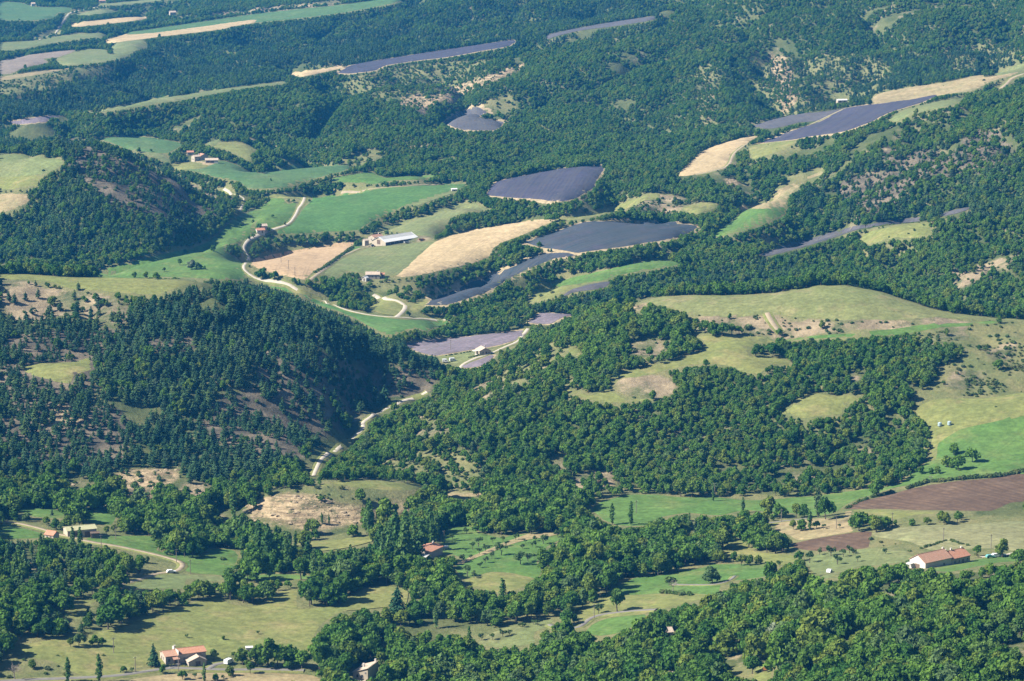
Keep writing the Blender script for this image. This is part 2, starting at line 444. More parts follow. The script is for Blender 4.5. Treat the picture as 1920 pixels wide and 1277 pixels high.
# ------------------------------------------------------------------ terrain: heights read along sight lines, then one smooth sheet through them
# (u, v, metres): where the photograph's point (u, v) lies and how far away it is judged to be
GP = [
 # near valley
 (0,1277,1090),(480,1277,1090),(960,1277,1075),(1300,1277,1030),(1600,1277,970),(1920,1277,930),
 (0,1500,930),(960,1500,900),(1600,1500,820),(1920,1500,790),
 (0,1200,1130),(500,1200,1140),(960,1190,1140),(1300,1180,1110),(1600,1180,1050),(1920,1180,1020),
 (0,1100,1210),(400,1100,1230),(800,1100,1220),(1200,1100,1210),(1500,1100,1160),(1800,1085,1130),(1920,1075,1140),
 (1790,1045,1225),(1400,1040,1270),(1000,1040,1280),(600,1040,1290),(200,1040,1280),(0,1040,1270),(1920,1025,1245),
 (0,980,1340),(300,990,1340),(640,980,1350),(1000,980,1350),(1400,970,1350),(1700,980,1300),(1920,985,1290),
 (0,925,1415),(250,940,1400),(430,950,1384),(500,982,1357),(600,988,1350),(700,970,1366),(560,935,1371),(500,940,1380),(640,912,1391),(700,902,1404),(745,907,1402),(790,935,1392),(820,915,1425),(1000,930,1400),(1300,935,1395),(1600,945,1370),(1900,935,1345),
 # right hill: foot, slope, crest, dip behind
 (900,880,1440),(1200,890,1440),(1500,890,1440),(1750,890,1415),(1920,888,1410),
 (800,850,1475),(850,800,1500),(1100,800,1495),(1400,800,1490),(1700,800,1490),(1920,800,1485),
 (900,740,1560),(1000,760,1520),(1100,700,1560),(1400,700,1550),(1700,700,1550),(1920,720,1540),
 (1000,650,1690),(1100,620,1650),(1300,640,1605),(1500,635,1605),(1700,620,1615),(1920,625,1620),
 (1100,590,1725),(1195,562,1710),(1280,554,1715),(1400,553,1705),(1490,542,1700),(1555,532,1690),(1640,543,1690),(1690,560,1680),(1790,588,1660),(1920,600,1660),
 (920,690,1690),(850,735,1640),
 # gorge road, cabin meadow
 (590,890,1437),(640,840,1505),(682,800,1560),(763,751,1640),(830,700,1720),(905,660,1790),(985,615,1880),
 # left hill
 (100,915,1425),(300,920,1415),(500,905,1430),(0,800,1490),(200,800,1490),(400,800,1490),(550,830,1475),(600,810,1510),
 (0,700,1560),(200,690,1560),(400,700,1550),(560,700,1570),(660,735,1585),
 (0,600,1640),(200,600,1640),(400,600,1625),(560,620,1640),(700,665,1650),
 (0,513,1745),(200,521,1730),(390,525,1705),(480,540,1695),(560,560,1695),(640,590,1695),(740,640,1695),(815,690,1675),
 # middle valley
 (330,500,2060),(230,515,2030),(450,500,2040),(700,590,1910),(800,615,1865),(500,520,2010),(560,490,2110),(740,510,2060),(745,452,2220),(950,430,2200),(1150,445,2130),(1280,430,2160),
 (1000,510,2040),(850,560,1950),(1200,500,2000),(1100,560,1930),(650,400,2380),(450,440,2280),(400,330,2560),(600,330,2560),(380,297,2680),(270,270,2760),(440,285,2720),
 (1030,340,2430),(920,355,2430),(1130,325,2450),(1000,380,2330),(1200,380,2270),(850,350,2480),(800,250,2760),(700,300,2650),(840,400,2350),(780,345,2500),
 # far left hill
 (0,300,2390),(60,292,2400),(105,262,2420),(180,264,2350),(250,300,2330),(330,335,2330),(430,370,2350),(465,392,2390),(0,420,2200),(200,430,2180),(300,460,2140),(100,490,2080),(0,490,2080),
 (380,430,2240),(0,380,2260),(100,350,2260),(200,360,2240),(0,335,2330),
 # ridge on the right and its foot
 (1300,520,1990),(1400,480,2050),(1600,430,2120),(1700,500,1980),(1900,560,1880),(1900,480,1950),(1900,400,2050),(1700,400,2120),(1500,400,2200),(1400,420,2180),(1900,300,2200),(1500,470,2060),(1650,420,2130),
 (1900,180,2400),(1700,240,2400),(1550,255,2480),(1450,270,2560),(1700,330,2230),(1500,330,2360),(1330,310,2480),(1300,400,2260),(1400,285,2540),(1280,340,2420),(1800,260,2270),(1430,390,2230),
 (1700,190,2750),(1800,180,2650),(1880,140,2800),(1560,220,2720),(1440,240,2710),(1910,130,2850),(1640,190,2740),
 # far hillside
 (1250,270,2680),(1350,240,2760),(1400,150,3000),(1600,150,2950),(1400,50,3250),(1600,50,3200),(1900,50,3150),(1900,110,2980),(1400,-50,3550),(1900,-50,3500),(1600,-150,3900),
 (1000,200,2950),(1100,100,3250),(1000,95,3330),(800,130,3260),(650,150,3260),(800,110,3400),(650,132,3360),(950,80,3480),(1130,55,3480),(1130,42,3560),(1225,32,3590),(1040,66,3500),
 (900,40,3750),(900,0,3950),(1300,0,3720),(700,60,3750),(500,100,3600),(500,60,3900),(400,170,3150),(200,200,3000),(300,230,2900),(500,240,2850),(0,230,2950),(560,138,3330),
 (100,150,3350),(100,110,3650),(0,80,3950),(200,75,3950),(350,55,4050),(100,30,4500),(300,10,4600),(600,10,4200),(0,0,4900),(0,-60,6000),(600,-60,5200),(960,-60,4700),(870,215,2900),(940,215,2900),(640,40,3980)]
# (u, distance, height): ground that the photograph hides behind a crest
GH = [(1250,1800,16),(1400,1790,22),(1550,1780,28),(1550,1860,12),(1700,1760,26),(1700,1820,15),(1850,1730,26),(1920,1760,20),(1920,1800,18),(1250,1880,10),(1100,1800,14),
      (0,1830,30),(0,1920,14),(200,1810,30),(200,1900,14),(390,1780,34),(390,1860,15),(480,1770,32),(560,1770,24),(640,1765,15),(740,1760,8),(560,1850,9),
      (105,2520,40),(180,2450,42),(250,2430,34),(330,2430,26),(430,2440,16),(0,2560,34),(0,2680,28),(180,2560,26)]

def ctrl():
    pts = []
    for u, v, d in GP:
        r = ray(u, v)
        s = d / math.hypot(r[0], r[1])
        pts.append((r[0] * s, r[1] * s, CAM_H + r[2] * s))
    for u, d, z in GH:
        r = ray(u, 600)
        s = d / math.hypot(r[0], r[1])
        pts.append((r[0] * s, r[1] * s, z))
    P = np.array(pts)
    # the land goes on at about the same height outside the frame
    ext = []
    for x, y, z in P:
        if x < -0.13 * y: ext.append((x - 0.11 * y - 60, y, z))
        if x > 0.13 * y: ext.append((x + 0.11 * y + 60, y, z))
    for x in (-250, 0, 250): ext.append((x, 780, 22 + 0.04 * x))
    for x in (-1200, -500, 300, 1100): ext.append((x, 6300, 60 + 0.05 * (x + 1200)))
    return np.array(list(P) + ext)

CT = ctrl()
SC = 1000.0
def tps(r2):
    return 0.5 * r2 * np.log(np.maximum(r2, 1e-12))
def fit():
    A = CT[:, :2] / SC
    n = len(A)
    K = tps(((A[:, None] - A[None]) ** 2).sum(-1)) + np.eye(n) * 2e-5
    Q = np.c_[np.ones(n), A]
    L = np.block([[K, Q], [Q.T, np.zeros((3, 3))]])
    w = np.linalg.solve(L, np.r_[CT[:, 2], 0, 0, 0])
    return A, w
TA, TW = fit()

def tps_eval(x, y):
    out = np.empty(x.shape)
    fx, fy = x.ravel() / SC, y.ravel() / SC
    o = out.ravel()
    for i in range(0, len(fx), 20000):
        a, b = fx[i:i + 20000], fy[i:i + 20000]
        r2 = (a[:, None] - TA[:, 0]) ** 2 + (b[:, None] - TA[:, 1]) ** 2
        o[i:i + 20000] = tps(r2) @ TW[:-3] + TW[-3] + TW[-2] * a + TW[-1] * b
    return o.reshape(x.shape)

GX0, GX1, GY0, GY1, GC = -1260.0, 1260.0, 760.0, 6200.0, 6.0
NX, NY = int((GX1 - GX0) / GC) + 1, int((GY1 - GY0) / GC) + 1
gxs, gys = GX0 + GC * np.arange(NX), GY0 + GC * np.arange(NY)
# the smooth sheet on a coarse lattice, refined bilinearly-cubically by repeated averaging
cx, cy = np.linspace(GX0, GX1, (NX - 1) // 3 + 1), np.linspace(GY0, gys[-1], (NY - 1) // 3 + 1)
ZC = tps_eval(*np.meshgrid(cx, cy, indexing='ij'))
def resample(Z, xs, ys, qx, qy):
    fx = np.clip((qx - xs[0]) / (xs[1] - xs[0]), 0, len(xs) - 1.0001)
    fy = np.clip((qy - ys[0]) / (ys[1] - ys[0]), 0, len(ys) - 1.0001)
    i, j = fx.astype(int), fy.astype(int)
    a, b = fx - i, fy - j
    return (Z[i, j] * (1 - a) + Z[i + 1, j] * a) * (1 - b) + (Z[i, j + 1] * (1 - a) + Z[i + 1, j + 1] * a) * b
XX, YY = np.meshgrid(gxs, gys, indexing='ij')
ZZ = resample(ZC, cx, cy, XX, YY)
ZZ += (fbm(XX + 5000, YY, 110, 11) - 0.5) * 2.6            # slight swells
def height(x, y):
    return resample(ZZ, gxs, gys, np.asarray(x, float), np.asarray(y, float))

def hit(u, v, dmax=None):
    """where the sight line through (u, v) meets the land; with dmax, a point past that distance slides down the picture onto the near hill"""
    u = np.atleast_1d(np.asarray(u, float)); v = np.atleast_1d(np.asarray(v, float)).copy()
    res = np.zeros((len(u), 3))
    todo = np.arange(len(u))
    for tries in range(30):
        r = ray(u[todo], v[todo])
        h = np.hypot(r[:, 0], r[:, 1])[:, None]
        D = np.arange(800, 6150, 3.0)[None]
        x, y, z = r[:, :1] / h * D, r[:, 1:2] / h * D, CAM_H + r[:, 2:] / h * D
        below = z < height(x, y)
        k = np.where(below.any(1), below.argmax(1), D.shape[1] - 1)
        k = np.maximum(k, 1)
        ii = np.arange(len(todo))
        g1 = z[ii, k] - height(x[ii, k], y[ii, k]); g0 = z[ii, k - 1] - height(x[ii, k - 1], y[ii, k - 1])
        f = np.clip(g0 / np.where(np.abs(g0 - g1) < 1e-9, 1, g0 - g1), 0, 1)
        d = D[0, k - 1] + 3.0 * f
        px, py = r[:, 0] / h[:, 0] * d, r[:, 1] / h[:, 0] * d
        res[todo] = np.stack([px, py, height(px, py)], 1)
        if dmax is None: break
        bad = d > dmax
        v[todo[bad]] += 2.0
        todo = todo[bad]
        if len(todo) == 0: break
    return res

def hit1(u, v, dmax=None):
    return Vector(hit([u], [v], dmax)[0])

# ------------------------------------------------------------------ land cover, traced as outlines on the ground
RH, LH = 1725.0, 1765.0        # the right hill's and the left hill's own ground ends at these distances
FIELDS = [
 # kind, name, label, outline, limit
 ('teal','meadow','blue green clover meadow beside the far hamlet',[(0,5),(37,5),(67,13),(133,14),(127,25),(110,23),(100,33),(63,38),(0,36)]),
 ('lt','meadow','small pale green hay meadow by the far lane',[(142,27),(187,18),(220,20),(213,23),(173,27),(143,29)]),
 ('wheat','wheat_field','tapered ripe wheat field by the far lane',[(132,47),(143,43),(233,33),(275,32),(267,37),(200,45),(137,51)]),
 ('teal','meadow','long green strip meadow above the narrow wheat strip',[(228,63),(334,47),(467,28),(560,17),(640,9),(740,-4),(760,2),(640,24),(560,34),(480,42),(474,37),(350,54),(284,62),(233,65)]),
 ('wheat','wheat_field','long narrow ripe wheat strip above the dark wood',[(199,75),(227,67),(284,62),(350,54),(474,37),(476,43),(433,50),(417,55),(333,65),(253,75),(203,81)]),
 ('lt','meadow','pale green sliver meadow near the far skyline',[(185,9),(233,4),(300,-2),(300,2),(215,10)]),
 ('lt','meadow','pale green pasture with a bare farm bank',[(0,80),(33,78),(77,75),(117,67),(160,63),(190,62),(200,68),(157,72),(100,80),(53,90),(0,95)]),
 ('fallow','fallow_field','grey pink fallow field beside the light green field',[(0,115),(43,105),(100,97),(143,94),(110,107),(83,110),(90,117),(43,128),(20,138),(0,138)]),
 ('lt','meadow','light green rounded field above the dark wood',[(107,110),(157,93),(197,93),(203,102),(213,100),(210,87),(233,78),(267,76),(277,88),(253,95),(233,107),(187,117),(123,123),(113,120)]),
 ('tan','fallow_field','thin pale fallow strip on the far slope',[(0,145),(60,135),(133,128),(60,142),(0,151)]),
 ('lt','meadow','thin curved green strip between two dark woods',[(143,213),(200,205),(260,190),(333,180),(417,167),(527,153),(533,157),(467,164),(417,173),(333,188),(267,199),(200,209)]),
 ('lavp','lavender_field','small faded lavender patch at the strip end',[(18,229),(67,220),(123,216),(97,221),(87,229),(40,233)]),
 ('wheat','wheat_field','thin ripe wheat strip leading to the violet lavender',[(545,139),(547,137),(613,128),(640,121),(655,124),(610,135),(567,144)]),
 ('lavv','lavender_field','long violet lavender strip on the far ridge',[(635,137),(647,128),(670,120),(773,103),(840,93),(963,75),(953,87),(907,95),(840,107),(773,115),(723,123),(703,132),(660,138)]),
 ('lavg','lavender_field','grey lavender strip behind the ridge trees',[(1027,66),(1073,55),(1140,43),(1223,31),(1227,36),(1207,41),(1140,51),(1090,57),(1040,69),(1028,74)]),
 ('teal','meadow','blue green meadow above the hamlet farm',[(177,260),(233,257),(283,258),(333,267),(340,273),(320,284),(310,287),(253,283),(207,267)]),
 ('lt','meadow','light grass corner left of the hamlet farm',[(253,284),(300,288),(320,300),(313,305),(283,292)]),
 ('dry','hay_field','rounded mown tan field above the hamlet farm',[(400,275),(417,267),(443,265),(473,275),(478,283),(468,290),(473,303),(457,298),(430,283)]),
 ('lt','meadow','grassy corner above the mown tan field',[(378,268),(413,262),(402,273)]),
 ('dry','pasture','dry grass lawn below the hamlet farm',[(323,308),(377,304),(393,310),(380,315),(353,317),(333,318)]),
 ('margin','farmyard','pale dusty yard of the hamlet farm',[(366,303),(377,303),(400,305),(405,307),(392,310),(378,309)]),
 ('teal','meadow','wide blue green meadow right of the hamlet farm',[(353,318),(380,316),(417,302),(445,310),(467,322),(497,326),(500,320),(640,310),(662,311),(640,322),(617,327),(550,347),(520,353),(467,353),(450,340),(410,333),(373,323)]),
 ('dry','pasture','thin dry verge under the roadside trees',[(500,365),(590,363),(577,374),(555,371),(520,372)]),
 ('green','meadow','long winding valley meadow below the far left hill',[(185,510),(220,497),(290,480),(335,470),(370,462),(410,440),(420,427),(440,408),(470,396),(500,380),(507,372),(530,371),(540,383),(556,380),(552,398),(541,417),(515,430),(490,435),(480,440),(470,450),(452,455),(428,459),(418,468),(435,480),(452,491),(458,505),(460,523),(440,524),(400,523),(350,521),(300,519),(230,523),(192,521)]),
 ('bright','meadow','large emerald green field in the middle valley',[(516,437),(545,420),(562,402),(575,385),(592,371),(640,362),(680,358),(720,353),(760,350),(800,348),(850,345),(875,346),(853,358),(820,368),(790,378),(755,387),(740,395),(715,405),(700,413),(682,424),(668,431),(620,434),(560,438)]),
 ('lt','hay_field','pale hay wedge inside the emerald field',[(760,381),(807,362),(850,357),(856,361),(813,375),(775,388)]),
 ('green','meadow','narrow green meadow under the wooded slope',[(615,336),(663,327),(697,322),(720,333),(813,328),(795,337),(740,338),(700,345),(673,343),(640,341)]),
 ('lt','hay_field','pale green hay field behind the metal barn',[(713,427),(767,412),(807,400),(857,383),(873,380),(903,385),(915,393),(880,398),(850,405),(835,420),(828,435),(810,442),(780,440),(740,434),(715,432)]),
 ('stubble','wheat_field','sandy ripe wheat field beside the white road',[(470,497),(485,483),(520,474),(560,467),(620,457),(663,452),(660,460),(640,475),(610,495),(590,510),(570,524),(550,520),(520,515),(490,506)]),
 ('green','meadow','green wedge between the sandy wheat and the farm track',[(580,526),(606,509),(642,481),(682,464),(664,462),(642,478),(612,498),(592,513)]),
 ('lt','meadow','striped light green field below the metal barn',[(608,515),(620,497),(655,480),(690,466),(713,463),(767,457),(813,454),(800,466),(773,493),(752,509),(737,517),(717,513),(690,513),(650,508),(630,522)]),
 ('wheat','wheat_field','large golden wheat field rising beside the metal barn',[(738,520),(752,510),(813,455),(840,444),(880,432),(940,423),(1000,412),(1040,413),(1025,420),(975,443),(940,455),(925,467),(915,482),(893,491),(853,501),(813,510),(773,518)]),
 ('dry','pasture','dry grass track strip between the two lavender fields',[(1038,411),(1100,400),(1160,383),(1215,365),(1240,360),(1232,372),(1180,390),(1110,407),(1060,414)]),
 ('lav','lavender_field','largest dark blue lavender field shaped like a leaf',[(983,455),(1000,449),(1040,435),(1080,421),(1110,416),(1200,417),(1290,421),(1308,425),(1300,432),(1270,446),(1220,454),(1160,464),(1085,474),(1060,470),(1020,465)]),
 ('lav','lavender_field','slate lavender tongue running down to the wood',[(800,571),(833,553),(873,534),(933,511),(973,496),(993,484),(1023,476),(1060,474),(1078,479),(1040,485),(1007,498),(960,520),(933,536),(907,550),(873,561),(840,572)]),
 ('lavv','lavender_field','violet lavender field below the big wooded hillside',[(914,366),(922,349),(938,339),(1000,326),(1060,316),(1130,311),(1133,317),(1118,337),(1112,352),(1080,372),(1050,378),(1020,375),(990,373),(950,370)]),
 ('dry','pasture','dry grass tip beside the slate lavender tongue',[(765,580),(785,565),(805,558),(832,551),(805,568),(796,576),(780,588)]),
 ('green','meadow','curved green meadow below the leaf shaped lavender',[(1020,537),(1033,533),(1073,521),(1123,509),(1173,498),(1213,489),(1240,486),(1272,493),(1267,498),(1233,503),(1160,516),(1133,526),(1100,530),(1057,536)]),
 ('dry','pasture','dry grass apron under the curved green meadow',[(1010,545),(1025,540),(1057,537),(1100,531),(1075,541),(1050,550),(1030,560),(1000,568),(990,567)]),
 ('lavg','lavender_field','small slate lavender strip under the curved meadow',[(1047,558),(1073,543),(1107,533),(1143,528),(1133,539),(1107,544),(1073,549),(1053,559)]),
 ('lavp','lavender_field','faded lavender patch beside the upper gravel lane',[(992,606),(1007,590),(1023,587),(1077,591),(1057,595),(1037,606),(1023,608)]),
 ('lavp','lavender_field','wide faded lavender field behind the lone cabin',[(758,646),(800,640),(840,635),(907,628),(983,619),(977,634),(940,646),(915,651),(887,655),(840,663),(815,667),(783,660)]),
 ('lavp','lavender_field','faded lavender wedge in front of the lone cabin',[(866,686),(893,676),(922,666),(926,668),(903,686),(873,690)]),
 ('lt','lawn','mown lawn around the lone cabin',[(820,668),(847,664),(887,658),(900,656),(935,655),(925,662),(890,672),(860,682),(830,678)]),
 ('bright','meadow','emerald meadow under the white road bend',[(490,534),(533,538),(553,548),(593,562),(620,572),(660,586),(740,598),(833,601),(835,607),(815,615),(800,622),(780,615),(745,625),(727,630),(700,615),(667,597),(640,585),(600,573),(567,556),(520,540)]),
 ('dry','pasture','dry grass inside the lane hairpin',[(690,578),(718,565),(738,565),(753,574),(752,582),(740,592),(710,588)]),
 ('tan','fallow_field','pale straw field on the right plateau',[(1635,182),(1657,173),(1713,163),(1780,153),(1843,139),(1847,145),(1910,135),(1893,143),(1857,153),(1827,170),(1800,173),(1753,180),(1707,187),(1643,194)]),
 ('lt','meadow','light green field at the right plateau end',[(1863,138),(1897,125),(1925,119),(1925,132),(1900,137),(1867,142)]),
 ('lavg','lavender_field','greyish lavender strip below the white shed',[(1413,237),(1440,227),(1480,217),(1563,207),(1587,202),(1563,213),(1533,227),(1497,230),(1467,238),(1440,242)]),
 ('lavv','lavender_field','long violet lavender field on the right plateau',[(1427,268),(1457,257),(1480,247),(1533,230),(1587,203),(1647,195),(1707,187),(1757,178),(1730,192),(1693,203),(1663,213),(1630,230),(1580,247),(1513,257),(1487,262)]),
 ('lt','meadow','light green field beside the plateau lavender',[(1667,223),(1693,208),(1747,193),(1805,180),(1800,192),(1773,200),(1713,213),(1680,228)]),
 ('wheat','wheat_field','bright wheat field with a curved track edge',[(1272,330),(1290,308),(1323,280),(1363,267),(1423,253),(1403,267),(1383,277),(1370,290),(1363,310),(1357,315),(1307,327)]),
 ('dry','pasture','dry grass patch under the plateau lavender',[(1405,277),(1427,269),(1490,263),(1483,273),(1467,283),(1430,293),(1410,298)]),
 ('tan','pasture','dry upper end of the sloping clearing',[(1390,392),(1384,387),(1413,385),(1443,377),(1457,357),(1487,343),(1537,322),(1540,328),(1510,338),(1493,358),(1477,370),(1472,388),(1430,392)]),
 ('green','meadow','green lower end of the sloping clearing',[(1338,440),(1355,426),(1390,400),(1394,391),(1430,391),(1473,388),(1470,402),(1447,413),(1423,423),(1395,433),(1350,443)]),
 ('dry','pasture','thin dry clearing left of the sloping clearing',[(1283,390),(1320,380),(1345,384),(1330,397),(1295,400)]),
 ('lavg','lavender_field','slate lavender band crossing the wooded slope',[(1425,477),(1480,460),(1540,442),(1600,425),(1680,413),(1727,407),(1725,415),(1650,423),(1610,430),(1560,447),(1500,466),(1440,480)]),
 ('lavg','lavender_field','thin slate lavender sliver in the wooded slope',[(1756,404),(1785,395),(1822,388),(1812,395),(1775,405)]),
 ('dry','pasture','dry clearing with bushes on the wooded slope',[(1613,446),(1630,435),(1660,428),(1700,420),(1737,417),(1747,438),(1713,446),(1677,446),(1627,459)]),
 ('crest','pasture','broad pale green pasture over the right hill crest',[(1195,562),(1207,553),(1280,554),(1400,553),(1450,549),(1490,540),(1550,532),(1600,533),(1640,543),(1690,560),(1750,580),(1790,588),(1860,592),(1900,596),(1930,599),(1930,604),(1880,600),(1760,595),(1690,598),(1600,600),(1560,598),(1500,592),(1430,587),(1380,592),(1330,592),(1290,587),(1250,574)],RH),
 ('green','meadow','thin green ribbon under the broad hilltop pasture',[(1470,638),(1493,631),(1547,626),(1597,625),(1663,616),(1730,609),(1813,604),(1860,601),(1867,606),(1780,613),(1740,618),(1693,626),(1613,630),(1513,635)],RH),
 ('dry','pasture','dry winding clearing on the right hill',[(1143,709),(1173,699),(1207,688),(1250,679),(1282,670),(1315,658),(1320,640),(1300,627),(1390,629),(1420,630),(1440,636),(1455,642),(1430,643),(1402,655),(1405,668),(1433,667),(1478,675),(1480,685),(1460,683),(1445,682),(1422,700),(1387,695),(1380,688),(1345,684),(1300,684),(1240,696),(1180,709)],RH),
 ('dry','pasture','narrow dry terrace above the dense oak slope',[(1043,726),(1060,728),(1083,733),(1103,741),(1140,735),(1157,738),(1173,748),(1237,748),(1187,753),(1133,755),(1103,750),(1073,739)],RH),
 ('dry','pasture','square dry clearing enclosed by oaks',[(1467,774),(1497,750),(1527,737),(1563,743),(1620,738),(1597,755),(1580,767),(1577,777),(1543,780),(1507,785),(1480,776)],RH),
 ('dry','pasture','small dry gap among the oaks',[(1063,652),(1073,648),(1090,660),(1083,668),(1067,663)],RH),
 ('dry','pasture','dry meadow with two pale tanks',[(1715,770),(1730,757),(1760,747),(1850,747),(1930,736),(1930,782),(1860,792),(1802,805),(1762,830),(1757,860),(1738,868),(1748,840),(1745,800)],RH),
 ('green','meadow','green meadow sloping down to the ploughed field',[(1762,830),(1802,805),(1860,792),(1930,781),(1930,884),(1880,890),(1830,893),(1770,899),(1735,904),(1700,910),(1665,918),(1640,926),(1655,915),(1690,905),(1715,885),(1738,868),(1757,860)],RH),
 ('dry','pasture','dry grassy top of the quarried knoll',[(600,912),(613,905),(640,902),(700,901),(745,904),(790,907),(785,917),(750,920),(690,915),(640,913)]),
 ('tan','pasture','straw strip beside the quarried knoll',[(843,922),(887,923),(920,926),(890,931),(845,930)]),
 ('green','meadow','long green meadow along the foot of the right hill',[(1128,940),(1180,928),(1230,928),(1280,932),(1340,932),(1390,937),(1430,937),(1480,934),(1530,930),(1590,921),(1640,916),(1640,926),(1610,935),(1588,946),(1570,960),(1530,968),(1480,962),(1440,960),(1400,957),(1350,966),(1290,962),(1240,970),(1210,985),(1160,985),(1130,975),(1110,955)]),
 ('plough','ploughed_field','large brown ploughed field behind the hedgerow',[(1587,954),(1600,944),(1647,933),(1713,916),(1780,904),(1847,898),(1930,888),(1930,937),(1897,943),(1860,957),(1813,958),(1747,957),(1647,954)]),
 ('dry','pasture','dry strip below the ploughed field',[(1600,957),(1627,955),(1713,959),(1780,961),(1713,966),(1680,974),(1657,968)]),
 ('tan','pasture','straw coloured clearing by the lane poles',[(1453,993),(1460,980),(1513,974),(1540,972),(1580,972),(1585,960),(1598,958),(1590,975),(1600,996),(1560,1003),(1520,1010),(1495,1012),(1470,1000)]),
 ('plough','ploughed_field','small reddish ploughed plot by the orchard',[(1480,1022),(1520,1011),(1600,999),(1633,998),(1627,1026),(1580,1031),(1540,1033),(1500,1030)]),
 ('barley','barley_field','pale barley field behind the long farmhouse',[(1633,1001),(1653,996),(1713,986),(1780,984),(1847,981),(1930,978),(1930,1032),(1880,1030),(1850,1028),(1800,1030),(1740,1030),(1707,1016),(1650,1008)]),
 ('dry','pasture','dry grass bank above the small green terrace',[(1355,1018),(1393,1014),(1413,1034),(1480,1041),(1497,1051),(1447,1064),(1433,1055),(1407,1040),(1360,1038)]),
 ('green','meadow','green terrace around the round dark tree',[(1140,1111),(1187,1085),(1240,1078),(1280,1069),(1317,1064),(1340,1058),(1430,1057),(1453,1064),(1433,1081),(1380,1088),(1352,1092),(1345,1115),(1310,1113),(1270,1111),(1200,1115),(1150,1116)]),
 ('dry','pasture','dry grass beside the bend of the grey lane',[(1085,1148),(1110,1130),(1150,1117),(1200,1116),(1270,1112),(1345,1116),(1310,1125),(1250,1140),(1212,1146),(1205,1152),(1150,1157),(1110,1162),(1090,1160)]),
 ('green','meadow','small green plot below the bend of the grey lane',[(1098,1185),(1110,1172),(1140,1160),(1205,1153),(1200,1166),(1160,1186),(1130,1192),(1112,1190)]),
 ('lt','orchard','grassy orchard beside the long farmhouse',[(1510,1050),(1540,1036),(1580,1033),(1625,1029),(1650,1028),(1700,1034),(1714,1048),(1680,1056),(1620,1062),(1590,1068),(1550,1085),(1530,1078),(1520,1064)]),
 ('green','lawn','lawn in front of the long farmhouse',[(1740,1068),(1790,1058),(1830,1049),(1880,1042),(1930,1038),(1930,1050),(1880,1054),(1830,1062),(1780,1072)]),
 ('green','orchard','orchard meadow of small scattered fruit trees',[(835,992),(880,987),(897,997),(940,1009),(967,1003),(1067,1002),(1050,1012),(1025,1026),(1008,1054),(1013,1072),(1000,1085),(960,1075),(920,1072),(893,1080),(870,1085),(853,1064),(870,1051),(850,1040),(832,1035),(826,1025)]),
 ('dry','orchard','dry lower end of the scattered fruit orchard',[(870,1086),(893,1081),(920,1073),(960,1076),(1000,1086),(965,1106),(933,1110),(893,1101)]),
 ('tan','garden','bare straw garden strip in the orchard',[(856,1057),(880,1046),(910,1032),(950,1016),(990,1003),(1050,1000),(1030,1007),(990,1013),(950,1024),(915,1038),(885,1050),(860,1060)]),
 ('dry','pasture','dry pocket pasture inside the dark wood',[(640,1128),(673,1110),(700,1101),(763,1107),(760,1134),(727,1138),(690,1142),(650,1145)]),
 ('dry','pasture','large dry pasture above the tiled farmhouse',[(40,1212),(120,1197),(200,1182),(240,1167),(330,1142),(370,1127),(410,1121),(430,1131),(460,1137),(500,1132),(530,1107),(555,1107),(557,1122),(560,1142),(600,1139),(640,1134),(700,1105),(763,1107),(745,1132),(720,1137),(650,1144),(625,1154),(600,1172),(585,1202),(575,1222),(540,1225),(470,1224),(430,1232),(410,1240),(300,1246),(260,1252),(210,1262),(150,1263),(100,1240),(60,1232)]),
 ('dry','pasture','dry pocket between two tree lines',[(113,1142),(170,1120),(203,1110),(200,1117),(165,1137),(150,1162),(125,1152)]),
 ('green','meadow','green terrace with an oak clump in its middle',[(163,1009),(180,1004),(217,1006),(283,1005),(300,1019),(292,1031),(320,1039),(390,1039),(388,1030),(433,1031),(450,1042),(433,1066),(427,1079),(367,1075),(345,1068),(349,1058),(300,1045),(260,1036),(213,1026),(167,1017)]),
 ('green','meadow','small green meadow above the half hidden barn',[(163,961),(180,957),(200,958),(217,969),(207,984),(167,980)]),
 ('green','meadow','green strip meadow behind the garden trees',[(33,955),(70,953),(117,958),(117,972),(60,968)]),
 ('green','meadow','green paddock beside the gravel track',[(0,984),(33,989),(53,994),(80,1002),(67,1009),(20,1010),(0,1004)]),
 ('lt','meadow','yellow green terrace below the gravel track',[(233,1099),(293,1077),(330,1075),(380,1079),(425,1083),(410,1091),(370,1087),(347,1085),(347,1103),(300,1104),(253,1103)]),
 ('green','meadow','thin green strip in front of the oak clump',[(437,1083),(520,1077),(583,1080),(580,1085),(480,1088)]),
 ('dry','pasture','dry sliver meadow below the quarried knoll',[(540,1025),(567,1018),(633,1013),(700,1004),(697,1017),(650,1028),(600,1034),(590,1027)]),
 ('tan','pasture','straw ground below the gravel drive',[(200,1290),(260,1272),(320,1264),(400,1261),(470,1262),(560,1263),(590,1268),(600,1290)]),
 ('lt','orchard','rough sunlit orchard beside the poplars',[(895,1206),(920,1187),(960,1173),(1017,1162),(1038,1162),(1030,1173),(1003,1186),(1000,1206),(940,1215)]),
 ('dry','pasture','small sunlit clearing in the lower wood',[(1423,1247),(1473,1233),(1447,1253),(1440,1290),(1407,1290)]),
 ('green','lawn','lawn beside the house with arched windows',[(700,1290),(705,1270),(718,1266),(730,1272),(735,1290)]),
 ('dry','pasture','dry crest meadow on the left hill',[(-10,512),(60,515),(130,520),(200,521),(300,523),(393,523),(360,531),(320,545),(295,553),(240,550),(180,545),(120,538),(100,530),(60,524),(-10,521)],LH),
 ('dry','pasture','grassy glade among the left hill pines',[(40,690),(80,680),(130,678),(165,670),(170,690),(140,702),(130,716),(100,710),(60,702)],LH),
 ('lt','meadow','green half of the field beside the far left hill',[(-10,290),(33,290),(117,300),(107,315),(77,328),(-10,332)]),
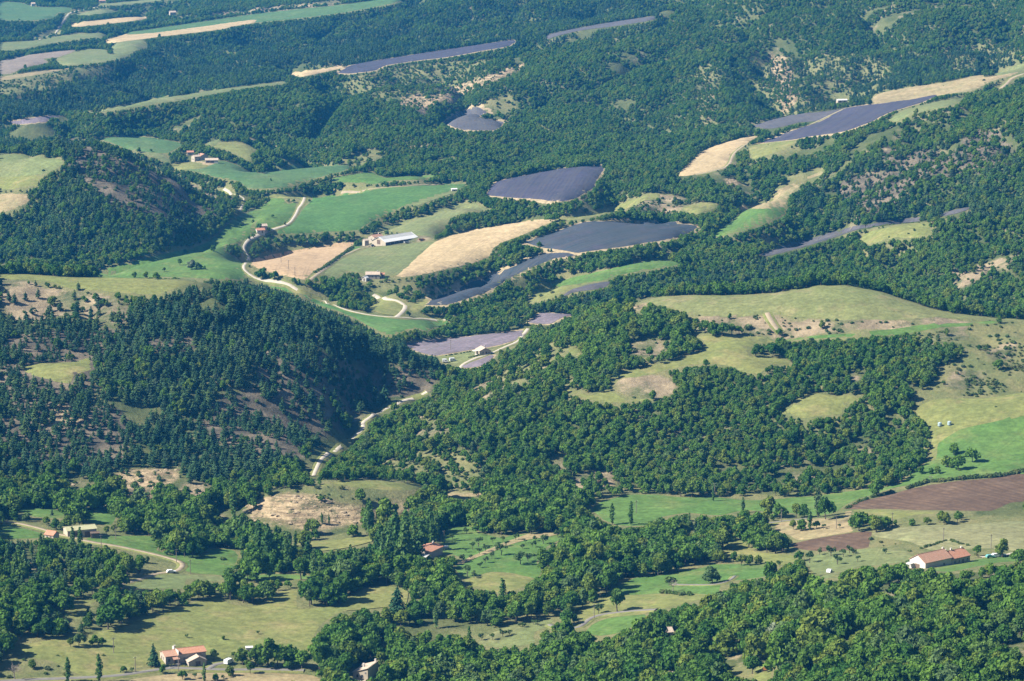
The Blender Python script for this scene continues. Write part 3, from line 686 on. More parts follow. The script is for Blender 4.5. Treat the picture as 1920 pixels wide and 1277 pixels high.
 ('dry','pasture','dry half of the field beside the far left hill',[(-10,333),(77,329),(70,340),(63,351),(-10,355)]),
 ('tan','pasture','straw patch at the foot of the far left hill',[(-10,366),(50,363),(55,375),(30,390),(-10,402)]),
 ('lavg','lavender_field','notched lavender field ringed by sand on the hillside',[(830,230),(857,213),(887,201),(903,203),(914,211),(897,221),(945,229),(927,244),(873,244),(840,235)]),
]
# ground that is open but not a field: (kind of soil, tree density, shrubs per 100 m2, outline, limit)
OPEN = [
 ('bare',.22,.3,[(0,523),(60,528),(100,540),(180,550),(230,567),(250,595),(230,612),(190,607),(150,592),(100,592),(60,607),(20,602),(0,582)],LH),
 ('rock',.10,.2,[(75,770),(110,755),(145,770),(148,790),(120,805),(90,790)],LH),('bare',.10,.2,[(100,705),(130,708),(137,730),(115,735)],LH),('rock',.10,.2,[(150,720),(165,705),(190,735),(170,740)],LH),
 ('bare',.10,.2,[(0,750),(25,740),(52,733),(40,746),(10,757)],LH),('bare',.10,.2,[(110,822),(160,810),(182,815),(140,832)],LH),('bare',.10,.2,[(5,838),(25,825),(72,830),(20,843)],LH),('bare',.10,.2,[(200,845),(270,835),(277,846),(210,854)],LH),
 ('rock',.16,.4,[(213,884),(260,874),(300,878),(335,874),(335,893),(293,920),(267,943),(247,931),(230,911),(213,896)],LH),('rock',.12,.4,[(133,893),(150,888),(162,900),(155,914),(135,912)],LH),('bare',.15,.4,[(335,900),(375,905),(400,915),(385,930),(340,925)],LH),
 ('streak',.80,.6,[(480,660),(560,640),(640,680),(720,680),(800,690),(820,705),(780,735),(700,762),(640,800),(600,832),(560,862),(480,852),(420,832),(380,802),(400,752),(470,722)],LH),
 ('brown',.80,.3,[(270,640),(350,630),(430,620),(340,660),(290,660)],LH),
 ('brown',.97,.6,[(0,640),(100,620),(240,620),(180,690),(180,740),(60,770),(0,760)],LH),
 ('brown',.90,.6,[(0,780),(200,760),(260,830),(220,870),(0,880)],LH),
 ('streak',.78,.6,[(105,262),(160,265),(200,290),(260,305),(330,335),(400,360),(440,375),(400,407),(330,417),(250,402),(200,382),(150,332)]),
 ('rock',.03,.25,[(447,952),(490,937),(535,922),(580,930),(640,946),(700,946),(772,934),(778,950),(740,966),(700,975),(640,981),(600,989),(560,989),(500,980),(465,970)]),
 ('grass',.10,.6,[(490,935),(535,920),(600,912),(640,914),(690,917),(760,922),(770,935),(700,948),(640,946),(580,928),(535,922)]),
 ('rock',.15,.4,[(388,966),(410,955),(432,975),(420,997)]),
 ('rock',.22,.5,[(750,185),(780,178),(810,180),(840,165),(880,150),(920,140),(950,125),(982,117),(975,130),(950,145),(930,155),(900,160),(880,170),(860,185),(850,195),(830,192),(815,190),(805,210),(790,215),(775,200),(755,198)]),
 ('grass',.84,.5,[(640,160),(700,135),(800,120),(900,110),(950,118),(860,160),(760,180),(680,190)]),
 ('grass',.25,.8,[(897,197),(950,175),(967,200),(950,225),(917,214)]),
 ('rock',.10,.3,[(1443,97),(1460,100),(1490,120),(1483,150),(1492,190),(1478,215),(1460,200),(1448,160),(1440,125)]),('grass',.84,.6,[(1400,110),(1500,110),(1620,100),(1680,140),(1640,190),(1560,200),(1480,220),(1440,200)]),
 ('rock',.15,.3,[(1330,160),(1340,170),(1336,225),(1325,240)]),('grass',.82,.4,[(1300,130),(1345,130),(1350,230),(1310,240)]),('grass',.85,.4,[(1760,90),(1900,80),(1915,120),(1790,135)]),
 ('brown',.70,.7,[(1650,275),(1700,270),(1780,290),(1830,240),(1870,250),(1910,280),(1890,310),(1800,330),(1740,340),(1700,322),(1660,300)]),('bare',.12,.4,[(1652,278),(1662,280),(1664,300),(1656,300)]),
 ('brown',.7,.6,[(1580,335),(1720,325),(1690,370),(1640,400),(1580,380)]),
 ('bare',.55,.6,[(1785,505),(1810,500),(1860,490),(1920,475),(1920,492),(1860,517),(1820,532),(1795,547),(1788,525)]),
 ('grass',.15,.8,[(645,300),(680,285),(720,285),(715,295),(670,312),(645,312)]),
 ('grass',.18,.8,[(680,530),(720,522),(780,530),(770,548),(720,547),(700,542)]),('grass',.25,.8,[(765,548),(860,535),(880,530),(830,550),(790,562)]),
 ('bare',.08,.6,[(1190,385),(1240,362),(1300,378),(1280,388),(1270,395),(1200,393)]),
 ('rock',.05,.3,[(1360,335),(1377,333),(1378,352),(1366,350)]),('rock',.05,.3,[(1393,337),(1408,335),(1407,352),(1396,350)]),
 ('bare',.02,1.2,[(1380,592),(1430,588),(1500,594),(1600,602),(1760,597),(1872,601),(1865,605),(1800,606),(1700,613),(1600,622),(1500,630),(1480,632),(1470,622),(1440,612),(1400,612),(1380,605)],RH),
 ('bare',.05,1.4,[(1300,592),(1380,592),(1380,612),(1440,614),(1470,630),(1440,630),(1390,627),(1310,618)],RH),
 ('bare',.02,2.2,[(1765,718),(1800,690),(1842,700),(1830,722),(1790,738)],RH),('bare',.02,2.2,[(1850,660),(1895,640),(1915,655),(1870,680)],RH),('bare',.02,2.0,[(1745,628),(1800,614),(1830,622),(1790,640)],RH),
 ('grass',.02,3.2,[(1735,627),(1800,612),(1870,605),(1930,602),(1930,735),(1880,736),(1850,746),(1760,746),(1730,757),(1718,748),(1760,705),(1762,690),(1810,667),(1800,640),(1750,640)],RH),
 ('bare',.08,.8,[(1177,648),(1215,633),(1255,638),(1250,655),(1220,668),(1185,663)],RH),('rock',.10,.5,[(1165,562),(1195,560),(1215,575),(1190,585),(1168,578)],RH),
 ('bare',.18,.6,[(1150,722),(1200,705),(1250,700),(1262,715),(1250,747),(1180,746)],RH),('bare',.15,.5,[(1013,682),(1040,680),(1060,690),(1030,700)],RH),
 ('bare',.22,.8,[(770,822),(815,785),(833,773),(827,790),(853,800),(827,812),(795,828)],RH),('rock',.15,.5,[(777,790),(800,770),(827,743),(833,750),(817,765),(792,785)],RH),
 ('bare',.35,.6,[(860,735),(920,715),(960,720),(930,760),(880,750)],RH),('bare',.45,.4,[(1060,890),(1160,880),(1150,915),(1080,915)],RH),('bare',.2,.4,[(1030,860),(1050,850),(1055,880),(1035,885)],RH),
 ('bare',.25,.5,[(1590,828),(1630,826),(1635,842),(1595,840)],RH),('bare',.25,.5,[(1660,780),(1690,778),(1690,800),(1662,795)],RH),('bare',.2,.4,[(1595,690),(1620,690),(1615,715),(1600,712)],RH),
 ('grass',.45,.9,[(700,880),(760,850),(900,850),(900,900),(800,905),(740,895)],RH),('grass',.5,.8,[(900,660),(1000,640),(1090,660),(1010,720),(930,740)],RH),
 ('grass',.12,.8,[(830,678),(862,684),(858,698),(836,700)]),
 ('bare',.30,.3,[(400,23),(450,20),(560,8),(640,1),(640,8),(560,16),(467,27),(403,29)]),('grass',.25,.6,[(0,152),(130,130),(230,127),(100,162),(0,177)]),
 ('grass',.08,.3,[(62,70),(110,53),(115,62),(70,75)]),
 ('margin',.0,.0,[(672,460),(690,453),(720,459),(780,445),(812,447),(812,452),(770,456),(714,462),(690,465)]),
 ('margin',.0,.0,[(1360,1216),(1380,1210),(1392,1250),(1380,1270),(1370,1240)]),
 ('grass',.0,.5,[(400,1240),(440,1233),(520,1225),(580,1222),(575,1262),(440,1256)]),
 ('grass',.06,.6,[(0,1232),(60,1232),(150,1263),(210,1262),(280,1250),(270,1262),(200,1290),(0,1290)]),
 ('margin',.0,.1,[(1762,802),(1782,797),(1800,789),(1808,791),(1803,798),(1772,803)],RH),
 ('grass',.05,.5,[(1836,1044),(1890,1034),(1930,1034),(1930,1042),(1880,1046),(1840,1050)]),
 ('grass',.0,.6,[(1690,1034),(1727,1020),(1780,1010),(1830,1022),(1838,1044),(1780,1042),(1728,1054),(1702,1062)]),
 ('grass',.05,.9,[(1640,1006),(1708,1017),(1725,1030),(1715,1045),(1650,1030),(1628,1026)]),
]
# roofs and walls that no crown covers in the photograph
KEEP = [[(1711,1043),(1725,1033),(1780,1025),(1830,1027),(1832,1047),(1790,1057),(1762,1060),(1738,1056),(1730,1066),(1712,1060)],[(303,1226),(380,1214),(390,1240),(388,1246),(340,1250),(311,1246)],[(661,1258),(679,1241),(709,1235),(712,1256),(690,1270),(664,1276)],
        [(788,1027),(814,1013),(833,1019),(830,1040),(812,1048),(792,1040)],[(885,656),(903,649),(924,654),(922,666),(885,668)],[(700,446),(720,437),(772,438),(784,447),(782,452),(726,462),(683,460),(684,450)],[(676,533),(684,512),(722,513),(720,523),(690,526)],
        [(357,303),(357,291),(388,287),(410,297),(409,307),(380,307)],[(350,283),(364,287),(362,291),(350,290)],[(480,437),(480,431),(490,424),(501,426),(500,436)],[(81,1000),(91,995),(102,1003),(95,1009)],[(122,1000),(124,983),(150,980),(182,983),(182,990),(160,992),(128,996)],
        [(495,1217),(535,1216),(535,1223),(495,1224)],[(1237,1182),(1262,1180),(1262,1190),(1240,1194)],[(1238,1249),(1257,1245),(1260,1254),(1248,1259)],[(1569,182),(1592,182),(1591,192),(1569,193)],[(318,20),(334,20),(333,29),(318,29)],[(56,6),(68,6),(68,12),(56,12)],[(184,0),(200,0),(198,6),(184,6)],
        [(421,1238),(436,1238),(436,1246),(421,1246)],[(316,1069),(328,1069),(328,1076),(316,1076)],[(1850,1040),(1885,1038),(1885,1047),(1850,1048)],[(829,672),(856,671),(856,682),(829,682)],[(1756,790),(1786,790),(1786,801),(1756,802)],[(1329,1230),(1340,1230),(1340,1238),(1329,1238)],[(1427,1252),(1442,1252),(1442,1262),(1427,1264)]]
ROADS = [
 ('gravel',2.4,'white gravel road curving below the slate lavender',[(462,510),(480,523),(510,527),(540,533),(562,547),(590,557),(620,570),(650,582),(690,591),(740,596),(790,598),(836,600)],None),
 ('gravel',3.4,'white lane hairpin leading up to the cottage',[(742,596),(755,585),(761,575),(752,567),(735,563),(718,560),(700,553)],None),
 ('gravel',2.6,'white lane winding past the small red farm',[(462,510),(456,503),(461,494),(467,487),(466,481),(460,472),(457,462),(466,450),(476,446),(490,438),(515,430),(535,424),(546,416),(554,404),(560,390),(568,380),(572,370)],None),
 ('gravel',2.6,'pale stream bed behind the far left hill',[(420,354),(432,362),(447,367),(459,373),(456,385),(448,396)],None),
 ('gravel',2.5,'white gorge road between the two hills',[(588,893),(592,882),(598,870),(603,861),(625,847),(645,838),(660,823),(676,809),(682,801),(679,794),(690,786),(702,779),(733,763),(765,750),(800,735)],None),
 ('gravel',2.6,'white lane beside the faded lavender field',[(862,692),(867,684),(893,672),(923,662),(950,650),(974,640),(980,628),(990,617)],None),
 ('track',3.0,'earth track between the sandy wheat and the green wedge',[(577,530),(603,510),(640,482),(680,464),(692,462)],None),
 ('track',3.2,'pale track across the plateau wheat edge',[(1303,328),(1345,320),(1368,310),(1374,292),(1385,280),(1402,270)],None),
 ('track',2.2,'thin sandy track across the plateau lavender',[(1520,234),(1540,224),(1562,214),(1586,203)],None),
 ('track',3.0,'sandy track at the plateau end',[(1875,168),(1888,158),(1900,145),(1925,138)],None),
 ('track',3.2,'twin rut track down the dry right hill',[(1438,586),(1445,598),(1455,612),(1465,622)],RH),
 ('track',2.2,'pale track along the emerald field top',[(640,361),(720,353),(800,347),(875,345)],None),
 ('track',2.8,'gravel track from the half hidden barn to the terrace',[(-10,977),(33,982),(60,988),(80,993),(110,1003),(127,1006),(167,1017),(220,1025),(267,1035),(320,1048),(345,1058),(335,1071),(318,1074),(290,1077),(262,1088),(225,1097)],None),
 ('asphalt',2.7,'grey gravel drive past the tiled farmhouse',[(0,1279),(70,1275),(210,1270),(280,1259),(320,1254),(345,1254),(390,1256),(440,1257),(500,1256),(570,1258)],None),
 ('asphalt',2.6,'grey drive up to the tiled farmhouse door',[(318,1255),(330,1249),(340,1246)],None),
 ('asphalt',2.5,'grey path to the white van',[(392,1256),(400,1249),(415,1245),(425,1244)],None),
 ('asphalt',2.7,'grey lane curving past the broad lone oak',[(1030,1172),(1050,1180),(1085,1178),(1098,1168),(1108,1160),(1130,1153),(1155,1150),(1180,1147),(1210,1145),(1230,1144)],None),
 ('asphalt',1.9,'grey farm lane crossing the green terrace',[(1260,1097),(1300,1098),(1345,1097),(1368,1090),(1378,1081)],None),
 ('asphalt',2.6,'grey lane behind the roadside poles',[(1440,982),(1470,978),(1500,975),(1520,972)],None),
 ('asphalt',2.6,'grey lane along the hedge above the ploughed field',[(1880,890),(1900,886),(1930,880)],None),
 ('gravel',4.0,'white drive right of the long farmhouse',[(1838,1046),(1860,1044),(1890,1042),(1900,1038),(1930,1034)],None),
 ('gravel',3.0,'pale lane among the hamlet fields',[(75,75),(105,60),(128,27),(140,22),(170,16),(200,12)],None),
]
# the photograph's open fields as a raster of the picture, to read which sight lines are clear
LAB = np.full((640, 960), -1, np.int16)
_pv, _pu = np.mgrid[0:640, 0:960]
_pu, _pv = _pu * 2 + 1.0, _pv * 2 + 1.0
for i, f in enumerate(FIELDS):
    P = smooth_poly(f[3])
    u0, u1, v0, v1 = P[:, 0].min(), P[:, 0].max(), P[:, 1].min(), P[:, 1].max()
    a, b, c, d = max(int(u0 // 2), 0), min(int(u1 // 2) + 1, 960), max(int(v0 // 2), 0), min(int(v1 // 2) + 1, 640)
    if b > a and d > c:
        mk = poly_mask(_pu[c:d, a:b], _pv[c:d, a:b], P)
        LAB[c:d, a:b][mk] = i

# ------------------------------------------------------------------ the quarried knoll: a bank cut steep on the near side, running out flat behind
_k = hit([462, 500, 560, 600, 640, 700, 742, 775, 800, 800, 745, 640, 560, 500, 470], [974, 982, 989, 989, 980, 972, 961, 950, 930, 906, 902, 904, 915, 930, 950])
_km = poly_mask(XX, YY, _k[:, :2]).astype(float) * np.interp(YY, [1350, 1375, 1412], [5.6, 5.0, 0.6])
_km = (_km[1:-1, 1:-1] * 2 + _km[:-2, 1:-1] + _km[2:, 1:-1] + _km[1:-1, :-2] + _km[1:-1, 2:]) / 6
ZZ[1:-1, 1:-1] += _km

# ------------------------------------------------------------------ ravines and folds in the wooded slopes, none under the fields
def blur(A, n):
    for _ in range(n):
        A = (np.roll(A, 1, 0) + np.roll(A, -1, 0) + A) / 3
        A = (np.roll(A, 1, 1) + np.roll(A, -1, 1) + A) / 3
    return A
_keep = np.zeros(LAB.shape, bool)
for poly in KEEP: _keep |= poly_mask(_pu, _pv, poly)
_open = blur((LAB >= 0).astype(float), 6) + 3 * blur(_keep.astype(float), 8)
_u, _v = project(XX, YY, ZZ)
_iu, _iv = np.clip((_u / 2).astype(int), 0, 959), np.clip((_v / 2).astype(int), 0, 639)
_m = np.clip(1 - 5 * _open[_iv, _iu], 0, 1) * np.clip((YY - 1420) / 120, 0, 1)
_m = blur(_m, 4)
def ravine(x, y, cell, seed):
    w = 40 * (fbm(x, y, 150, seed + 50, 2) - 0.5)
    n = fbm(x + w, y - w, cell, seed, 3)
    return (1 - np.abs(2 * n - 1) * 2.2).clip(0, 1) ** 2
ZZ -= _m * (ravine(XX * 1.0, YY * 0.55, 150, 131) * np.where(YY > 2000, 26.0, 14.0) + ravine(XX, YY * 0.6, 55, 141) * np.where(YY > 2000, 7.0, 5.5))

# ------------------------------------------------------------------ what the camera can see of the land (for choosing which trees become single objects)
AZ = np.linspace(-0.30, 0.30, 601)
DD = np.arange(800, 6150, 4.0)
_sx = AZ / np.sqrt(1 + AZ ** 2); _sy = 1 / np.sqrt(1 + AZ ** 2)
HS = (height(_sx[:, None] * DD, _sy[:, None] * DD) - CAM_H) / DD
HMAX = np.maximum.accumulate(HS, 1)
def seen(x, y, z, slack=12.0):
    D = np.hypot(x, y)
    i = np.clip(np.rint((x / y + 0.30) / 0.001).astype(int), 0, 600)
    k = np.clip(((D - slack - 800) / 4).astype(int), 0, len(DD) - 1)
    return (z - CAM_H) / D >= HMAX[i, k] - 1e-4
def land_distance(x, y, z):
    """distance of the land seen along the sight line through a point"""
    i = np.clip(np.rint((x / y + 0.30) / 0.001).astype(int), 0, 600)
    s = (z - CAM_H) / np.hypot(x, y)
    k = np.array([np.searchsorted(HMAX[a], b) for a, b in zip(i, s)])
    return DD[np.clip(k, 0, len(DD) - 1)]

# ------------------------------------------------------------------ outlines to ground
def to_ground(poly, dmax, n=4, closed=True):
    P = smooth_poly(poly, closed, n)
    return hit(P[:, 0], P[:, 1], dmax)

FW = [to_ground(f[3], f[4] if len(f) > 4 else None) for f in FIELDS]
OW = [(k, td, sd, to_ground(p[0], p[1] if len(p) > 1 else None)) for k, td, sd, *p in OPEN]
RW = [(k, w, lb, to_ground(p, dm, 4, False)) for k, w, lb, p, dm in ROADS]

def in_poly_world(x, y, G):
    m = np.zeros(x.shape, bool)
    bb = (x >= G[:, 0].min()) & (x <= G[:, 0].max()) & (y >= G[:, 1].min()) & (y <= G[:, 1].max())
    if bb.any():
        m[bb] = poly_mask(x[bb], y[bb], G[:, :2])
    return m

def outset(G, d):
    out = []
    area = 0.5 * np.sum(G[:, 0] * np.roll(G[:, 1], -1) - np.roll(G[:, 0], -1) * G[:, 1])
    s = 1 if area > 0 else -1
    n = len(G)
    for i in range(n):
        t = G[(i + 1) % n, :2] - G[i - 1, :2]
        t = t / (np.linalg.norm(t) + 1e-9)
        out.append((G[i, 0] + s * t[1] * d, G[i, 1] - s * t[0] * d, 0))
    return np.array(out)

# how much crown cover the photograph shows at each of its points: 1 in woods, 0 over fields and roads
ALLOW = np.ones((640, 960), np.float32)
for k, td, sd, poly, *dm in OPEN:
    P = smooth_poly(poly)
    ALLOW[poly_mask(_pu, _pv, P)] = td
ALLOW[LAB >= 0] = 0
for poly in KEEP:
    ALLOW[poly_mask(_pu, _pv, poly)] = 0
for k, w, lb, poly, dm in ROADS:
    P = smooth_poly(poly, False, 4)
    for a, b in zip(P[:-1], P[1:]):
        n = int(np.hypot(*(b - a))) + 1
        for t in np.linspace(0, 1, n):
            q = a + (b - a) * t
            i, j = int(q[1] / 2), int(q[0] / 2)
            if 0 <= i < 640 and 0 <= j < 960: e = 2 if 'gorge' in lb else 1; ALLOW[max(i - e, 0):i + e + 1, max(j - e, 0):j + e + 1] = np.minimum(ALLOW[max(i - e, 0):i + e + 1, max(j - e, 0):j + e + 1], 0.04 if e == 2 else 0.12)

# ------------------------------------------------------------------ the ground, one sheet
att = {k: np.zeros((NX, NY)) for k in ('bare', 'brown', 'grass', 'rock')}
for k, td, sd, G in OW:
    kk = {'margin': 'bare', 'streak': 'brown'}.get(k, k)
    m = in_poly_world(XX, YY, G)
    att[kk][m] = 1.0
# rough grass runs a little way out from the meadows under the first trees
for f, G in zip(FIELDS, FW):
    if f[0] in ('dry', 'tan', 'lt', 'green', 'teal', 'bright', 'barley', 'crest'):
        att['grass'][in_poly_world(XX, YY, outset(G, 14.0))] = 1.0
for k in att:
    a = att[k]
    for _ in range(2):
        b = a.copy()
        b[1:-1, 1:-1] = (a[1:-1, 1:-1] * 2 + a[:-2, 1:-1] + a[2:, 1:-1] + a[1:-1, :-2] + a[1:-1, 2:]) / 6
        a = b
    att[k] = a
# washed gullies where the earth is bare
_g = np.abs(fbm(XX, YY * 0.5, 34, 31, 3) - 0.5) * 2
ZZ += (att['bare'] + 0.6 * att['brown'] + att['rock']) * (_g - 0.28) * 5.0
_g2 = np.abs(fbm(XX, YY, 17, 37, 3) - 0.5) * 2
ZZ += att['rock'] * (_g2 - 0.3) * 4.0
_id = np.arange(NX * NY).reshape(NX, NY)
_q = np.stack([_id[:-1, :-1], _id[1:, :-1], _id[1:, 1:], _id[:-1, 1:]], -1).reshape(-1, 4)
g_me = new_mesh("ground", np.stack([XX, YY, ZZ], -1).reshape(-1, 3), _q, (M['ground'],), smooth=True)
for k in att:
    at = g_me.attributes.new(k, 'FLOAT', 'POINT')
    at.data.foreach_set("value", att[k].astype(np.float32).ravel())
ground = link("ground", g_me)
tag(ground, kind="structure")

# ------------------------------------------------------------------ fields: sheets lying on the ground
def sheet(name, mat, G, off, rim_off=0.012):
    c = G[:, :2].mean(0)
    B = []
    for i in range(len(G)):
        p, q = G[i, :2], G[(i + 1) % len(G), :2]
        L = np.linalg.norm(q - p)
        n = max(1, int(L / 5))
        for k in range(n):
            B.append(p + (q - p) * k / n)
    B = np.array(B)
    J = np.stack([fbm(B[:, 0], B[:, 1], 14, 41, 2), fbm(B[:, 0], B[:, 1], 14, 51, 2)], 1) - 0.5
    B = B + J * 2.4
    keep = [0]
    for i in range(1, len(B)):
        if np.linalg.norm(B[i] - B[keep[-1]]) > 0.6: keep.append(i)
    B = B[keep]
    m = (gxs >= B[:, 0].min()) & (gxs <= B[:, 0].max()); n = (gys >= B[:, 1].min()) & (gys <= B[:, 1].max())
    ix, iy = np.meshgrid(gxs[m], gys[n], indexing='ij')
    ins = poly_mask(ix, iy, B)
    I = np.stack([ix[ins], iy[ins]], 1)
    V = np.vstack([B, I]) - c
    vs, es, fs, ov, *_ = delaunay_2d_cdt([Vector(p) for p in V], [], [list(range(len(B)))], 1, 1e-4)
    V = np.array([tuple(p) for p in vs]) + c
    rim = np.array([any(q < len(B) for q in o) if len(o) else False for o in ov])
    Z = height(V[:, 0], V[:, 1]) + np.where(rim, rim_off, off)      # the edge meets the ground
    me = new_mesh(name, np.c_[V, Z], np.array([list(f) for f in fs], np.int32), (mat,), smooth=True)
    return link(name, me)

def long_axis(G):
    d = G[:, :2] - G[:, :2].mean(0)
    w, v = np.linalg.eigh(d.T @ d)
    return math.atan2(v[1, 1], v[0, 1])

for i, (f, G) in enumerate(zip(FIELDS, FW)):
    kind, name, label = f[:3]
    off = 0.14 + 0.004 * (i % 25)
    if 'notched' in label or (kind in ('lav', 'lavv', 'lavp') and 'sliver' not in label):
        mg = sheet("field_margin", M['margin'], outset(G, (7.0 if 'notched' in label else 4.6) if kind != 'lavp' else 2.0), 0.07 + 0.002 * (i % 20))
        tag(mg, "sandy turning strip around the " + label.replace('lavender_', ''), kind="structure")
    lift = 0.25 if kind.startswith('lav') or kind == 'wheat' else 0
    inner = name == 'garden' or 'inside' in label or 'sliver' in label
    o = sheet(name, M[kind], G, off + lift + (0.08 if inner else 0), off + 0.08 if inner else 0.15 if kind.startswith('lav') else 0.012)
    tag(o, label, kind="structure")
    o["row_angle"] = -long_axis(G)

def ribbon(name, mat, G, w, off):
    P = [G[0, :2]]
    for i in range(len(G) - 1):
        n = max(1, int(np.linalg.norm(G[i + 1, :2] - G[i, :2]) / 6))
        for k in range(1, n + 1):
            P.append(G[i, :2] + (G[i + 1, :2] - G[i, :2]) * k / n)
    P = np.array(P)
    for _ in range(3):
        P[1:-1] = (P[:-2] + 2 * P[1:-1] + P[2:]) / 4
    T = np.gradient(P, axis=0); T /= np.linalg.norm(T, axis=1)[:, None] + 1e-9
    N = np.c_[-T[:, 1], T[:, 0]]
    ww = w * (0.85 + 0.3 * fbm(P[:, 0], P[:, 1], 25, 61, 2))
    offs = np.array([-0.5, -0.40, 0.40, 0.5])
    V = np.stack([P + N * (ww * o)[:, None] for o in offs], 1)
    Z = height(V[..., 0], V[..., 1]) + np.array([0.01, off, off, 0.01])
    V = np.concatenate([V, Z[..., None]], -1).reshape(-1, 3)
    m = len(offs)
    idx = np.arange(len(P) * m).reshape(len(P), m)
    F = np.stack([idx[:-1, 1:], idx[:-1, :-1], idx[1:, :-1], idx[1:, 1:]], -1).reshape(-1, 4)
    return link(name, new_mesh(name, V, F, (mat,), smooth=True))

for i, (k, w, lb, G) in enumerate(RW):
    nm = {'gravel': 'gravel_road', 'track': 'farm_track', 'asphalt': 'lane'}[k]
    if 'stream' in lb: nm = 'stream_bed'
    tag(ribbon('road_verge', M['dry'], G, w + 2.6, 0.26 + 0.003 * i), "rough verge along the " + lb.split(' ', 1)[1] if len(lb.split()) > 5 else "rough verge of " + lb, kind="structure")
    tag(ribbon(nm, M[k], G, w, 0.36 + 0.004 * i), lb, kind="structure")
# ------------------------------------------------------------------ buildings
CLEAR = []      # (x, y, radius): no tree may stand here
M['tile_red']   = tile_mat('tile_red', (0.40, 0.175, 0.105), (0.48, 0.245, 0.155), (0.42, 0.26, 0.18))
M['tile_worn']  = tile_mat('tile_worn', (0.39, 0.205, 0.135), (0.47, 0.28, 0.19), (0.34, 0.23, 0.165))
M['tile_pale']  = tile_mat('tile_pale', (0.44, 0.36, 0.28), (0.52, 0.42, 0.32), (0.36, 0.28, 0.22))
M['tile_moss']  = tile_mat('tile_moss', (0.36, 0.36, 0.20), (0.44, 0.40, 0.25), (0.30, 0.31, 0.15))
M['sheet_white'] = plain_mat('sheet_white', (0.74, 0.73, 0.70), (0.66, 0.65, 0.62), 0.3, 0.6, 0.3)
M['sheet_grey'] = plain_mat('sheet_grey', (0.42, 0.42, 0.40), (0.50, 0.49, 0.46), 0.25, 0.7, 0.3)
M['cream']  = plain_mat('cream_render', (0.46, 0.39, 0.295), (0.38, 0.33, 0.25), 0.5)
M['white']  = plain_mat('white_render', (0.58, 0.54, 0.48), (0.49, 0.46, 0.40), 0.5)
M['stone']  = plain_mat('grey_stone', (0.34, 0.29, 0.24), (0.45, 0.39, 0.32), 1.2)
M['dark']   = plain_mat('dark_opening', (0.03, 0.028, 0.026), None, 1.0)
M['glass']  = plain_mat('window_glass', (0.05, 0.06, 0.075), None, 1.0, 0.15, 0.5)
M['shutter'] = plain_mat('shutter_blue', (0.13, 0.17, 0.23), None, 2.0)
M['wood']   = plain_mat('dark_wood', (0.12, 0.085, 0.06), (0.17, 0.12, 0.085), 1.5)
M['pole']   = plain_mat('pole_wood', (0.17, 0.145, 0.12), (0.23, 0.20, 0.165), 1.5)
M['paint_white'] = plain_mat('paint_white', (0.80, 0.80, 0.80), (0.76, 0.76, 0.76), 0.5, 0.3, 0.5)
M['paint_teal'] = plain_mat('paint_teal', (0.14, 0.36, 0.34), None, 0.5, 0.3, 0.5)
M['paint_grey'] = plain_mat('paint_grey', (0.35, 0.36, 0.38), None, 0.5, 0.3, 0.5)
M['paint_dark'] = plain_mat('paint_dark', (0.04, 0.045, 0.055), None, 0.5, 0.3, 0.5)
M['rust']   = plain_mat('rust_red', (0.30, 0.12, 0.06), (0.22, 0.09, 0.05), 1.0)
M['rubber'] = plain_mat('rubber', (0.025, 0.025, 0.025), None, 2.0)
M['tank']   = plain_mat('tank_blue', (0.34, 0.43, 0.45), (0.29, 0.38, 0.40), 0.8, 0.5, 0.3)
M['yellow'] = plain_mat('yellow_cloth', (0.75, 0.50, 0.06), None, 2.0)
M['orange'] = plain_mat('orange_cloth', (0.36, 0.14, 0.04), (0.26, 0.10, 0.03), 1.2)

class Frame:
    """a building's own axes: x along its front wall, y away from the viewer's side, z up"""
    def __init__(self, u, v, deg, L, W, dmax=None):
        self.p = hit1(u, v, dmax)
        self.a = R(deg)
        c, s = math.cos(self.a), math.sin(self.a)
        zs = [height(self.p.x + c * x - s * y, self.p.y + s * x + c * y) for x in (0, L) for y in (0, W)]
        self.p.z = float(np.mean(zs))
        n = max(1, int(max(L, W) / 4))
        for i in range(n + 1):
            for j in range(max(1, int(W / 4)) + 1):
                x, y = L * i / n, W * j / max(1, int(W / 4))
                CLEAR.append((self.p.x + c * x - s * y, self.p.y + s * x + c * y, 4.4))

def opening(parent, face, a, z, w, h, L, W, kind='window', arch=False, shutters=False):
    """a window or door with frame and pane, proud of the wall it sits on"""
    def put(m, x0, x1, z0, z1, d0, d1):
        if face == 'front': m.box(x0, x1, -d1, -d0, z0, z1)
        elif face == 'left': m.box(-d1, -d0, x0, x1, z0, z1)
        elif face == 'right': m.box(L + d0, L + d1, x0, x1, z0, z1)
    m = MB()
    put(m, a - w / 2, a + w / 2, z, z + h, -0.05, 0.03)
    if arch:
        n = 8
        pr = [(a + w / 2 * math.cos(math.pi * k / n), z + h + 0.001 + w / 2 * math.sin(math.pi * k / n)) for k in range(n + 1)]
        m.prism_y(pr, -0.03, 0.05)
    o = m.build(kind, M['glass'] if kind == 'window' else M['wood'], parent)
    f = MB()
    t = 0.07
    put(f, a - w / 2 - t, a - w / 2, z - t, z + h + t, -0.05, 0.06); put(f, a + w / 2, a + w / 2 + t, z - t, z + h + t, -0.05, 0.06)
    if not arch: put(f, a - w / 2, a + w / 2, z + h, z + h + t, -0.05, 0.06)
    put(f, a - w / 2, a + w / 2, z - t, z, -0.05, 0.06)
    if kind == 'window' and not arch: put(f, a - .03, a + .03, z, z + h, 0.031, 0.055)
    f.build('frame', M['white'] if kind == 'window' else M['stone'], o)
    if shutters:
        for s in (-1, 1):
            q = MB(); c = a + s * (w * 0.75 + t)
            put(q, c - w * .24, c + w * .24, z, z + h, 0.004, 0.05)
            q.build('shutter', M['shutter'], o)
    return o

